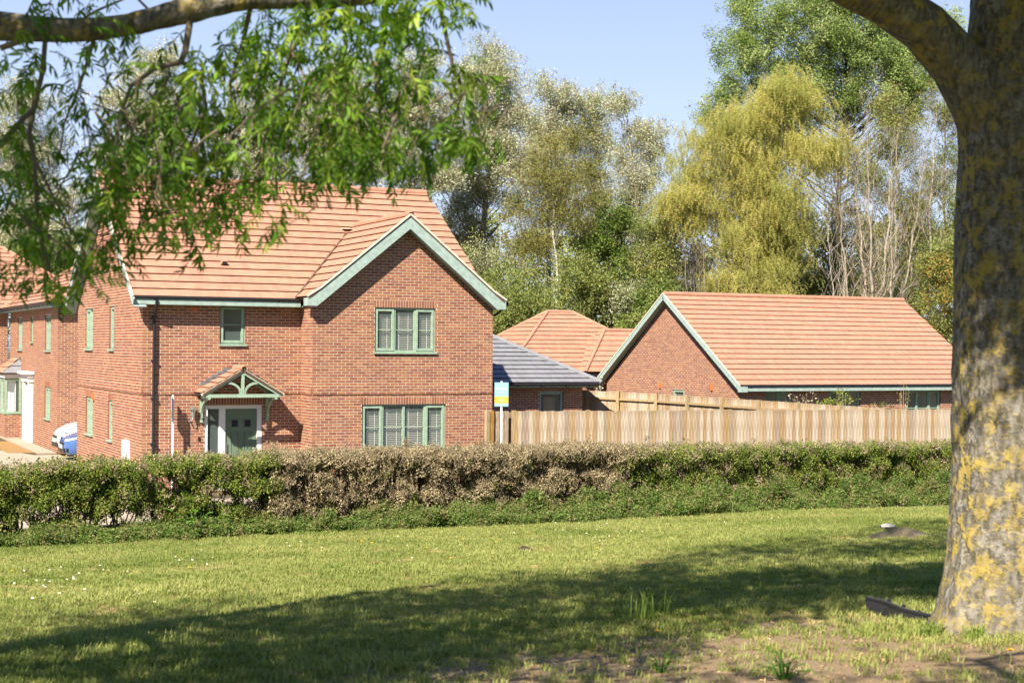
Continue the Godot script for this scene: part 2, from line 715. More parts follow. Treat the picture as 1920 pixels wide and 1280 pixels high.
func make_main_house() -> void:
	var h := house("brick_house", "two-storey red brick house with projecting front gable and green porch canopy", P(12.4, 42.8, 0))
	var R := Vector3.RIGHT
	var U := Vector3.UP
	var band := Vector2(2.55, 2.8)
	# projecting gable wall
	brick_wall(h, P(12.38, 37.29, 0), R, 5.12, 4.95, Vector2(2.56, 7.05), [Rect2(1.70, 3.65, 1.73, 1.18), Rect2(1.36, 1.03, 2.39, 1.25)], [Rect2(1.67, 4.83, 1.80, 0.22), Rect2(1.33, 2.28, 2.45, 0.22)], band)
	# recessed front wall
	brick_wall(h, P(8.24, 38.25, 0), R, 4.14, 4.95, null, [Rect2(1.97, 3.82, 0.67, 1.0), Rect2(1.59, 0.10, 1.51, 2.16)], [Rect2(1.50, 2.26, 1.69, 0.22)], band)
	# return between the two
	brick_wall(h, P(12.38, 38.25, 0), Vector3.BACK, 0.96, 4.95, null, [], [], band)
	# gable end; its right-hand direction runs towards the front
	var side := func(v1: float) -> float: return 47.4 - v1
	brick_wall(h, P(8.24, 47.4, 0), Vector3.BACK, 9.15, 4.95, Vector2(4.575, 8.2),
		[Rect2(side.call(46.15), 3.66, 1.2, 1.2), Rect2(side.call(42.5), 3.66, 0.62, 1.2), Rect2(side.call(45.95), 1.16, 1.1, 1.1), Rect2(side.call(42.6), 1.16, 0.62, 1.1)],
		[Rect2(side.call(46.0), 2.26, 1.2, 0.22), Rect2(side.call(42.65), 2.26, 0.72, 0.22)], band)
	# faces turned away from the lawn
	var back := MB.new()
	back.quad(P(17.5, 37.3, 0), P(17.5, 47.4, 0), P(17.5, 47.4, 4.95), P(17.5, 37.3, 4.95))
	back.quad(P(17.5, 47.4, 0), P(8.24, 47.4, 0), P(8.24, 47.4, 4.95), P(17.5, 47.4, 4.95))
	back.tri(P(17.5, 38.25, 4.95), P(17.5, 47.4, 4.95), P(17.5, 42.83, 8.2))
	part(h.node, "rear_wall", back.mesh(), M.brick_plain)
	finish_house(h)
	# main roof
	var s := 0.707
	var up := Vector3(0, s, -1).normalized()
	var ln := 4.95 * sqrt(1 + s * s)
	tile_slope(h, P(7.92, 37.9, 5.0), R, up, PackedVector2Array([Vector2(0, 0), Vector2(9.93, 0), Vector2(9.93, ln), Vector2(0, ln)]), TERRA)
	tile_slope(h, P(17.85, 47.8, 5.0), Vector3.LEFT, Vector3(0, s, 1).normalized(), PackedVector2Array([Vector2(0, 0), Vector2(9.93, 0), Vector2(9.93, ln), Vector2(0, ln)]), TERRA)
	ridge_tiles(h, P(7.92, 42.85, 8.5), P(17.85, 42.85, 8.5), TERRA)
	# vent tile
	var vt := MB.new()
	vt.col = TERRA
	var vp := P(10.55, 39.15, 5.93)
	vt.poly(PackedVector2Array([Vector2(-0.1, 0), Vector2(0.1, 0), Vector2(0.06, 0.09), Vector2(-0.06, 0.09)]), vp + Vector3(0, 0.0, 0.06), R, U, 0.3)
	var vent := part(h.node, "roof_vent", vt.mesh(), M.tile)
	var vd := MB.new()
	vd.poly(PackedVector2Array([Vector2(-0.08, 0.0), Vector2(0.08, 0.0), Vector2(0.045, 0.075), Vector2(-0.045, 0.075)]), vp + Vector3(0, 0.0, 0.064), R, U, 0.0)
	part(h.node, "vent_mouth", vd.mesh(), M.black, vent)
	# wing roof
	var ws := 0.803
	var wl := 2.79 * sqrt(1 + ws * ws)
	tile_slope(h, P(12.15, 41.3, 5.05), Vector3.BACK, Vector3(1, ws, 0).normalized(), PackedVector2Array([Vector2(0, 0), Vector2(4.33, 0), Vector2(4.33, wl), Vector2(0, wl)]), TERRA)
	tile_slope(h, P(17.73, 36.97, 5.05), Vector3.FORWARD, Vector3(-1, ws, 0).normalized(), PackedVector2Array([Vector2(0, 0), Vector2(4.33, 0), Vector2(4.33, wl), Vector2(0, wl)]), TERRA)
	ridge_tiles(h, P(14.94, 36.97, 7.28), P(14.94, 41.2, 7.28), TERRA, 0.10)
	var val := MB.new()
	val.bar(P(12.1, 37.85, 5.055), P(14.72, 41.0, 7.2), 0.05, 0.03)
	part(h.node, "valley", val.mesh(), M.deck)
	var vs := MB.new()
	vs.box(P(14.55, 40.86, 7.14), Vector3(0.16, 0.01, 0.16))
	part(h.node, "lead_saddle", vs.mesh(), M.verge)
	# barge boards of the wing: boards, boxed feet, soffit
	var prof := PackedVector2Array([Vector2(0, 3.46), Vector2(-2.43, 1.47), Vector2(-2.80, 1.26), Vector2(-2.80, 1.02), Vector2(-2.55, 1.02), Vector2(0, 3.10)])
	for sgn in [1.0, -1.0]:
		var q := PackedVector2Array()
		for p in prof:
			q.append(Vector2(p.x * sgn, p.y + 3.8))
		var m := MB.new()
		m.poly(q, P(14.94, 36.98, 0), R, U, 0.035)
		var bb := part(h.node, "barge_board", m.mesh(), M.aqua)
		var so := MB.new()
		var low := [Vector2(0, 3.12), Vector2(-2.55, 1.04), Vector2(-2.80, 1.04)]
		for i in 2:
			var p: Vector2 = low[i]
			var e: Vector2 = low[i + 1]
			so.bar(P(14.94 + p.x * sgn, 37.14, p.y + 3.8 + 0.012), P(14.94 + e.x * sgn, 37.14, e.y + 3.8 + 0.012), 0.30, 0.02)
		part(h.node, "soffit", so.mesh(), M.aqua, bb)
		var foot := MB.new()
		foot.box(P(14.94 - 2.675 * sgn, 37.14, 4.93), Vector3(0.13, 0.10, 0.165))
		part(h.node, "boxed_foot", foot.mesh(), M.aqua, bb)
		var vg := MB.new()
		vg.bar(P(14.94, 36.965, 7.285), P(14.94 - 2.45 * sgn, 36.965, 5.31), 0.03, 0.05)
		vg.bar(P(14.94 - 2.45 * sgn, 36.965, 5.31), P(14.94 - 2.82 * sgn, 36.965, 5.08), 0.03, 0.05)
		part(h.node, "verge", vg.mesh(), M.verge, bb)
	# barge boards of the gable end
	for e in [[37.86, 42.85], [47.84, 42.85]]:
		var a := P(7.93, e[0], 4.98)
		var b := P(7.93, e[1], 8.49)
		var m := MB.new()
		m.bar(a + U * -0.13, b + U * -0.13, 0.03, 0.22, U)
		var bb := part(h.node, "barge_board", m.mesh(), M.aqua)
		var so := MB.new()
		so.bar(a + Vector3(0.16, -0.24, 0), b + Vector3(0.16, -0.24, 0), 0.31, 0.02, U)
		part(h.node, "soffit", so.mesh(), M.aqua, bb)
		var vg := MB.new()
		vg.bar(a + Vector3(-0.02, 0.02, 0), b + Vector3(-0.02, 0.02, 0), 0.03, 0.05, U)
		part(h.node, "verge", vg.mesh(), M.verge, bb)
	var fs := MB.new()
	fs.span(P(7.95, 37.90, 4.81), P(12.25, 37.94, 4.98))
	var fascia := part(h.node, "fascia", fs.mesh(), M.aqua)
	var sf := MB.new()
	sf.span(P(7.95, 37.94, 4.82), P(12.36, 38.235, 4.84))
	part(h.node, "soffit", sf.mesh(), M.aqua, fascia)
	gutter(h, P(7.93, 37.895, 4.985), P(12.2, 37.895, 4.985), Vector3.BACK)
	# stub of the far gutter at the foot of the wing's verge
	var gs := MB.new()
	gs.tube(PackedVector3Array([P(17.78, 37.0, 4.99), P(17.78, 39.5, 4.99)]), PackedFloat32Array([0.055, 0.055]), 8)
	gs.tube(PackedVector3Array([P(17.76, 37.25, 4.95), P(17.72, 37.3, 4.78), P(17.56, 37.36, 4.66)]), PackedFloat32Array([0.034, 0.034, 0.034]), 8)
	part(h.node, "gutter", gs.mesh(), M.black)
	# downpipe
	var dp := MB.new()
	dp.tube(PackedVector3Array([P(8.5, 37.87, 4.93), P(8.5, 37.88, 4.82), P(8.51, 38.12, 4.55), P(8.51, 38.17, 4.45), P(8.51, 38.17, 0.05)]), PackedFloat32Array([0.036, 0.036, 0.036, 0.036, 0.036]), 10)
	var pipe := part(h.node, "downpipe", dp.mesh(), M.black)
	for y in [4.5, 3.4, 2.45, 1.3]:
		var m := MB.new()
		m.box(P(8.51, 38.19, y), Vector3(0.06, 0.025, 0.055))
		part(h.node, "pipe_clip", m.mesh(), M.black, pipe)
	# windows
	window(h, P(14.08, 37.29, 3.65), R, 1.73, 1.18, [1, 1.08, 1], [true, false, true], 0.5, true)
	window(h, P(13.74, 37.29, 1.03), R, 2.39, 1.25, [1, 1.08, 1.08, 1], [true, false, false, true], 0.52, true)
	window(h, P(10.21, 38.25, 3.82), R, 0.67, 1.0, [1], [true], 0.52, false)
	var B := Vector3.BACK
	window(h, P(8.24, 46.15, 3.66), B, 1.2, 1.2, [1, 1], [true, false], 0.5, true)
	window(h, P(8.24, 42.5, 3.66), B, 0.62, 1.2, [1], [true], 0.5, false)
	window(h, P(8.24, 45.95, 1.16), B, 1.1, 1.1, [1, 1], [true, false], 0.5, true)
	window(h, P(8.24, 42.6, 1.16), B, 0.62, 1.1, [1], [true], 0.5, false)
	make_front_door(h)
	make_canopy(h)
	# wall lantern, bell push, meter cabinet, bat brick
	var lp := MB.new()
	lp.tube(PackedVector3Array([P(9.50, 38.12, 2.18), P(9.50, 38.12, 2.16), P(9.50, 38.12, 1.98), P(9.50, 38.12, 1.96)]), PackedFloat32Array([0.02, 0.055, 0.045, 0.01]), 10)
	lp.tube(PackedVector3Array([P(9.50, 38.12, 2.24), P(9.50, 38.12, 2.2), P(9.50, 38.12, 2.17)]), PackedFloat32Array([0.01, 0.11, 0.12]), 12)
	var lamp := part(h.node, "wall_lamp", lp.mesh(), M.chrome)
	var br := MB.new()
	br.tube(PackedVector3Array([P(9.50, 38.12, 1.97), P(9.47, 38.10, 1.88), P(9.42, 38.14, 1.86), P(9.44, 38.24, 1.9)]), PackedFloat32Array([0.014, 0.016, 0.016, 0.02]), 8)
	br.tube(PackedVector3Array([P(9.45, 38.235, 1.89), P(9.45, 38.255, 1.89)]), PackedFloat32Array([0.06, 0.06]), 12)
	part(h.node, "bracket", br.mesh(), M.chrome, lamp)
	var bell := MB.new()
	bell.box(P(9.69, 38.24, 1.41), Vector3(0.025, 0.055, 0.015))
	part(h.node, "bell_push", bell.mesh(), M.black)
	var mc := MB.new()
	mc.box(P(8.2, 39.95, 0.95), Vector3(0.05, 0.36, 0.28))
	mc.box(P(8.145, 39.95, 0.95), Vector3(0.008, 0.33, 0.25))
	part(h.node, "meter_cabinet", mc.mesh(), M.white)
	var bat := MB.new()
	bat.box(P(8.22, 44.72, 2.28), Vector3(0.03, 0.1, 0.06))
	part(h.node, "terracotta_vent", bat.mesh(), M.terracotta)
	var v2 := MB.new()
	v2.box(P(9.55, 38.23, 4.72), Vector3(0.05, 0.04, 0.03))
	part(h.node, "terracotta_vent", v2.mesh(), M.terracotta)


func make_front_door(h: House) -> void:
	var o := P(9.83, 38.25, 0.10)
	var put := func(m: MB, x0: float, y0: float, x1: float, y1: float, z0: float, z1: float) -> void:
		m.span(o + Vector3(x0, y0, z0), o + Vector3(x1, y1, z1))
	var f := MB.new()
	put.call(f, 0.0, 0.0, 0.085, 2.16, -0.13, -0.02)
	put.call(f, 1.39, 0.0, 1.51, 2.16, -0.13, -0.02)
	put.call(f, 0.085, 2.07, 1.39, 2.16, -0.13, -0.022)
	put.call(f, 0.39, 0.0, 0.55, 2.07, -0.13, -0.024)
	put.call(f, 0.085, 0.0, 0.39, 0.08, -0.13, -0.024)
	put.call(f, 0.55, 0.0, 1.39, 0.03, -0.13, -0.01)
	var frame := part(h.node, "door_frame", f.mesh(), M.white)
	var g := MB.new()
	g.quad(o + Vector3(0.085, 0.08, -0.09), o + Vector3(0.39, 0.08, -0.09), o + Vector3(0.39, 2.07, -0.09), o + Vector3(0.085, 2.07, -0.09))
	part(h.node, "side_light", g.mesh(), M.glass, frame)
	var r := MB.new()
	var a := o + Vector3(-0.1, -0.05, -0.145)
	var b := o + Vector3(1.6, -0.05, -0.145)
	var up := Vector3.UP * 2.4
	var d := Vector3(0, 0, -3.0)
	r.quad(a + d, b + d, b + d + up, a + d + up)
	r.quad(a, a + d, a + d + up, a + up)
	r.quad(b + d, b, b + up, b + d + up)
	r.quad(a, b, b + d, a + d)
	r.quad(a + up + d, b + up + d, b + up, a + up)
	part(h.node, "room", r.mesh(), M.room, frame)
	var dm := MB.new()
	put.call(dm, 0.555, 0.03, 1.385, 2.065, -0.115, -0.07)
	var door := part(h.node, "door", dm.mesh(), M.door)
	for x in [0.70, 1.04]:
		var p := MB.new()
		for e in [[x, 0.25, x + 0.02, 1.45], [x + 0.19, 0.25, x + 0.21, 1.45], [x, 0.25, x + 0.21, 0.27], [x, 1.43, x + 0.21, 1.45]]:
			put.call(p, e[0], e[1], e[2], e[3], -0.07, -0.055)
		put.call(p, x + 0.045, 0.30, x + 0.165, 1.40, -0.07, -0.058)
		part(h.node, "panel", p.mesh(), M.door, door)
		var w := MB.new()
		for e in [[x, 1.58, x + 0.022, 1.80], [x + 0.188, 1.58, x + 0.21, 1.80], [x + 0.022, 1.58, x + 0.188, 1.602], [x + 0.022, 1.778, x + 0.188, 1.80]]:
			put.call(w, e[0], e[1], e[2], e[3], -0.07, -0.052)
		part(h.node, "light_frame", w.mesh(), M.door, door)
		var gp := MB.new()
		gp.quad(o + Vector3(x + 0.022, 1.602, -0.066), o + Vector3(x + 0.188, 1.602, -0.066), o + Vector3(x + 0.188, 1.778, -0.066), o + Vector3(x + 0.022, 1.778, -0.066))
		part(h.node, "door_light", gp.mesh(), M.black, door)
	var hd := MB.new()
	hd.span(o + Vector3(0.585, 0.95, -0.07), o + Vector3(0.615, 1.17, -0.04))
	part(h.node, "handle", hd.mesh(), M.chrome, door)


func make_canopy(h: House) -> void:
	var c := 10.6
	var vf := 38.25
	var pj := 0.82
	var R := Vector3.RIGHT
	var U := Vector3.UP
	var roofs := []
	for sgn in [1.0, -1.0]:
		var s := 0.60
		var along := Vector3.FORWARD if sgn > 0 else Vector3.BACK
		var o := P(c + 1.05 * sgn, vf - pj - 0.03, 2.59) if sgn > 0 else P(c - 1.05, vf - 0.01, 2.59)
		var ln := 1.05 * sqrt(1 + s * s)
		roofs.append(tile_slope(h, o, along, Vector3(-sgn, s, 0).normalized(), PackedVector2Array([Vector2(0, 0), Vector2(pj + 0.02, 0), Vector2(pj + 0.02, ln), Vector2(0, ln)]), TERRA * 1.02, 0.245, 0.42))
		roofs[-1].name = "canopy_roof"
	ridge_tiles(h, P(c, vf - pj - 0.03, 3.22), P(c, vf - 0.02, 3.22), TERRA, 0.08, roofs[0])
	# stepped lead against the wall
	for sgn in [1.0, -1.0]:
		for i in 7:
			var m := MB.new()
			var x := 1.06 - i * 0.145
			m.box(P(c + sgn * (x - 0.02), vf - 0.006, 2.625 + i * 0.0875 + 0.03), Vector3(0.13, 0.05, 0.008))
			part(h.node, "lead_flashing", m.mesh(), M.lead)
	# timber truss at the front and against the wall
	var tr := MB.new()
	var vfr := vf - pj + 0.04
	for sgn in [1.0, -1.0]:
		tr.bar(P(c, vfr, 3.12), P(c + 1.03 * sgn, vfr, 2.515), 0.075, 0.075)
	tr.bar(P(c - 0.95, vfr - 0.003, 2.525), P(c + 0.95, vfr - 0.003, 2.525), 0.08, 0.085)
	tr.bar(P(c, vfr - 0.005, 2.55), P(c, vfr - 0.005, 3.10), 0.07, 0.07, Vector3.RIGHT)
	var truss := part(h.node, "canopy_truss", tr.mesh(), M.sage)
	for sgn in [1.0, -1.0]:
		var cv := MB.new()
		var prev := P(c + 0.05 * sgn, vfr, 2.57)
		for i in range(1, 7):
			var t := i / 6.0
			var q := P(c + sgn * (0.05 + 0.33 * (1.0 - cos(t * PI * 0.5))), vfr, 2.57 + 0.28 * sin(t * PI * 0.5))
			cv.bar(prev, q, 0.06, 0.055)
			prev = q
		part(h.node, "curved_brace", cv.mesh(), M.sage, truss)
		var bg := MB.new()
		bg.bar(P(c, vf - pj - 0.005, 3.185), P(c + 1.07 * sgn, vf - pj - 0.005, 2.555), 0.03, 0.06)
		part(h.node, "verge", bg.mesh(), M.verge, truss)
		# gallows bracket
		var b := MB.new()
		var x: float = c + 0.865 * sgn
		b.bar(P(x, vf - 0.04, 1.83), P(x, vf - 0.04, 2.50), 0.075, 0.07, Vector3.RIGHT)
		b.bar(P(x, vf - 0.0, 2.47), P(x, vf - pj, 2.47), 0.07, 0.075)
		var bracket := part(h.node, "gallows_bracket", b.mesh(), M.sage)
		var k := MB.new()
		var pr := P(x, vf - 0.07, 1.93)
		for i in range(1, 7):
			var t := i / 6.0
			var q := P(x, vf - 0.07 - 0.62 * (1.0 - cos(t * PI * 0.5)), 1.93 + 0.52 * sin(t * PI * 0.5))
			k.bar(pr, q, 0.055, 0.06)
			pr = q
		part(h.node, "curved_brace", k.mesh(), M.sage, bracket)
		# wall plate rafters carrying the roof
		var rf := MB.new()
		rf.bar(P(c, vf - 0.04, 3.12), P(c + 1.0 * sgn, vf - 0.04, 2.53), 0.06, 0.07)
		part(h.node, "rafter", rf.mesh(), M.sage)


func make_annex() -> void:
	var h := house("garage", "low brick garage with grey slate hipped roof beside the gabled house", P(22.0, 48.5, 0))
	h.node.set_meta("category", "garage")
	var R := Vector3.RIGHT
	brick_wall(h, P(18.5, 46.02, 0), R, 6.53, 2.5, null, [Rect2(4.86, 0.9, 0.94, 1.42)], [], Vector2(-1, -1), 1.5)
	var sd := MB.new()
	sd.quad(P(25.03, 46.02, 0), P(25.03, 51.5, 0), P(25.03, 51.5, 2.5), P(25.03, 46.02, 2.5))
	sd.quad(P(18.5, 51.5, 0), P(18.5, 46.02, 0), P(18.5, 46.02, 2.5), P(18.5, 51.5, 2.5))
	part(h.node, "side_wall", sd.mesh(), M.brick_plain)
	finish_house(h)
	window(h, P(23.36, 46.02, 0.9), R, 0.94, 1.42, [1], [true], 0.0, false, M.aqua)
	hip_roof(h, 18.1, 25.5, 45.5, 52.0, 2.62, 0.55, Color(0.19, 0.195, 0.215), 0.30, "", "verge_hip")
	var f := MB.new()
	f.span(P(18.2, 45.55, 2.46), P(25.43, 45.58, 2.60))
	part(h.node, "fascia", f.mesh(), M.sage)
	var s := MB.new()
	s.span(P(18.2, 45.58, 2.47), P(25.43, 46.0, 2.49))
	part(h.node, "soffit", s.mesh(), M.white)
	gutter(h, P(18.2, 45.48, 2.57), P(25.5, 45.48, 2.57), Vector3.BACK)


# four slopes over a rectangle of eaves; the ridge runs along x (or z when the plan is deeper than wide)
func hip_roof(h: House, u0: float, u1: float, v0: float, v1: float, y: float, s: float, tone: Color, gauge := 0.345, _n := "", _m := "") -> void:
	var w := u1 - u0
	var d := v1 - v0
	var half := minf(w, d) * 0.5
	var ln := half * sqrt(1 + s * s)
	var top := y + half * s
	var long := func(a: float) -> PackedVector2Array:
		if a - 2 * half < 0.01:
			return PackedVector2Array([Vector2(0, 0), Vector2(a, 0), Vector2(a * 0.5, ln)])
		return PackedVector2Array([Vector2(0, 0), Vector2(a, 0), Vector2(a - half, ln), Vector2(half, ln)])
	tile_slope(h, P(u0, v0, y), Vector3.RIGHT, Vector3(0, s, -1).normalized(), long.call(w), tone, gauge)
	tile_slope(h, P(u1, v1, y), Vector3.LEFT, Vector3(0, s, 1).normalized(), long.call(w), tone, gauge)
	tile_slope(h, P(u0, v1, y), Vector3.BACK, Vector3(1, s, 0).normalized(), long.call(d), tone, gauge)
	tile_slope(h, P(u1, v0, y), Vector3.FORWARD, Vector3(-1, s, 0).normalized(), long.call(d), tone, gauge)
	var ra: Vector3
	var rb: Vector3
	if w >= d:
		ra = P(u0 + half, (v0 + v1) * 0.5, top)
		rb = P(u1 - half, (v0 + v1) * 0.5, top)
	else:
		ra = P((u0 + u1) * 0.5, v0 + half, top)
		rb = P((u0 + u1) * 0.5, v1 - half, top)
	if ra.distance_to(rb) > 0.2:
		ridge_tiles(h, ra, rb, tone, 0.10)
	for e in [[P(u0, v0, y), ra], [P(u1, v1, y), rb], [P(u0, v1, y), ra if w >= d else rb], [P(u1, v0, y), rb if w >= d else ra]]:
		ridge_tiles(h, e[0] + Vector3.UP * 0.02, e[1] + Vector3.UP * 0.02, tone, 0.085)


func make_bungalow() -> void:
	var h := house("bungalow", "red brick bungalow with steep gable end and long orange tiled roof", P(37, 50.8, 0))
	var R := Vector3.RIGHT
	var B := Vector3.BACK
	# gable end first: its bricks show best
	brick_wall(h, P(31.47, 55.7, 0), B, 9.83, 2.42, Vector2(4.915, 5.75), [Rect2(55.7 - 50.5, 1.2, 0.85, 1.03)], [], Vector2(-1, -1), 2.5)
	var fronts := []
	for e in [[32.57, 1.17], [35.47, 1.47], [39.15, 1.70]]:
		fronts.append(Rect2(e[0] - 31.47, 1.0, e[1], 1.28))
	brick_wall(h, P(31.47, 45.87, 0), R, 11.4, 2.42, null, fronts, [])
	var sd := MB.new()
	sd.quad(P(42.87, 45.87, 0), P(42.87, 55.7, 0), P(42.87, 55.7, 2.42), P(42.87, 45.87, 2.42))
	sd.tri(P(42.87, 45.87, 2.42), P(42.87, 55.7, 2.42), P(42.87, 50.8, 5.75))
	sd.quad(P(42.87, 55.7, 0), P(31.47, 55.7, 0), P(31.47, 55.7, 2.42), P(42.87, 55.7, 2.42))
	part(h.node, "rear_wall", sd.mesh(), M.brick_plain)
	finish_house(h)
	var s := 0.652
	var ln := 5.29 * sqrt(1 + s * s)
	var q := PackedVector2Array([Vector2(0, 0), Vector2(11.95, 0), Vector2(11.95, ln), Vector2(0, ln)])
	tile_slope(h, P(31.2, 45.5, 2.5), R, Vector3(0, s, -1).normalized(), q, TERRA)
	tile_slope(h, P(43.15, 56.08, 2.5), Vector3.LEFT, Vector3(0, s, 1).normalized(), q, TERRA)
	ridge_tiles(h, P(31.2, 50.79, 5.95), P(43.15, 50.79, 5.95), TERRA)
	for e in [[45.45, 50.79], [56.13, 50.79]]:
		var a := P(31.2, e[0], 2.46)
		var b := P(31.2, e[1], 5.95)
		var m := MB.new()
		m.bar(a + Vector3(0, -0.11, 0), b + Vector3(0, -0.11, 0), 0.03, 0.19)
		var bb := part(h.node, "barge_board", m.mesh(), M.aqua)
		var so := MB.new()
		so.bar(a + Vector3(0.14, -0.2, 0), b + Vector3(0.14, -0.2, 0), 0.26, 0.02)
		part(h.node, "soffit", so.mesh(), M.aqua, bb)
		var vg := MB.new()
		vg.bar(a + Vector3(-0.02, 0.02, 0), b + Vector3(-0.02, 0.02, 0), 0.03, 0.05)
		part(h.node, "verge", vg.mesh(), M.verge, bb)
		var ft := MB.new()
		ft.box(a + Vector3(0.11, -0.1, -0.02 if e[0] < 50 else 0.02), Vector3(0.13, 0.10, 0.12))
		part(h.node, "boxed_foot", ft.mesh(), M.aqua, bb)
	var f := MB.new()
	f.span(P(31.35, 45.50, 2.29), P(43.1, 45.54, 2.47))
	var fascia := part(h.node, "fascia", f.mesh(), M.aqua)
	var sf := MB.new()
	sf.span(P(31.35, 45.54, 2.30), P(43.1, 45.85, 2.32))
	part(h.node, "soffit", sf.mesh(), M.aqua, fascia)
	gutter(h, P(31.25, 45.49, 2.485), P(43.15, 45.49, 2.485), Vector3.BACK)
	window(h, P(32.57, 45.87, 1.0), R, 1.17, 1.28, [1, 1], [false, true], 0.0, false)
	window(h, P(35.47, 45.87, 1.0), R, 1.47, 1.28, [1, 1], [true, true], 0.0, false)
	window(h, P(39.15, 45.87, 1.0), R, 1.70, 1.28, [1, 1, 1], [true, false, true], 0.45, false)
	window(h, P(31.47, 50.5, 1.2), B, 0.85, 1.03, [1], [true], 0.0, false)
	for v in [51.4, 47.7]:
		var t := MB.new()
		t.box(P(31.45, v, 2.35 + (51.4 - v) * 0.005), Vector3(0.03, 0.11, 0.055))
		part(h.node, "terracotta_vent", t.mesh(), M.terracotta)


func make_hipped_bungalow() -> void:
	var h := house("hipped_bungalow", "bungalow with hipped orange roof rising behind the grey slate garage", P(32, 62, 0))
	brick_wall(h, P(27.3, 57.9, 0), Vector3.RIGHT, 9.6, 2.7, null, [Rect2(5.5, 0.2, 1.4, 2.3)], [], Vector2(-1, -1), 2.0)
	var sd := MB.new()
	sd.quad(P(36.9, 57.9, 0), P(36.9, 65.0, 0), P(36.9, 65.0, 2.7), P(36.9, 57.9, 2.7))
	sd.quad(P(27.3, 65.0, 0), P(27.3, 57.9, 0), P(27.3, 57.9, 2.7), P(27.3, 65.0, 2.7))
	part(h.node, "side_wall", sd.mesh(), M.brick_plain)
	h.left = 0
	finish_house(h)
	hip_roof(h, 27.65, 36.8, 57.5, 65.4, 2.8, 0.67, TERRA)
	hip_roof(h, 31.1, 36.75, 56.9, 61.1, 2.78, 0.87, TERRA)
	var f := MB.new()
	f.span(P(27.7, 57.55, 2.6), P(31.1, 57.58, 2.76))
	f.span(P(31.15, 56.95, 2.58), P(36.7, 56.98, 2.74))
	part(h.node, "fascia", f.mesh(), M.black)
	window(h, P(32.8, 57.9, 0.2), Vector3.RIGHT, 1.4, 2.3, [1, 1], [true, true], 0.0, false, M.lead, false)
	var pst := MB.new()
	pst.span(P(33.1, 57.0, 0), P(33.24, 57.14, 2.6))
	part(h.node, "porch_post", pst.mesh(), M.verge)


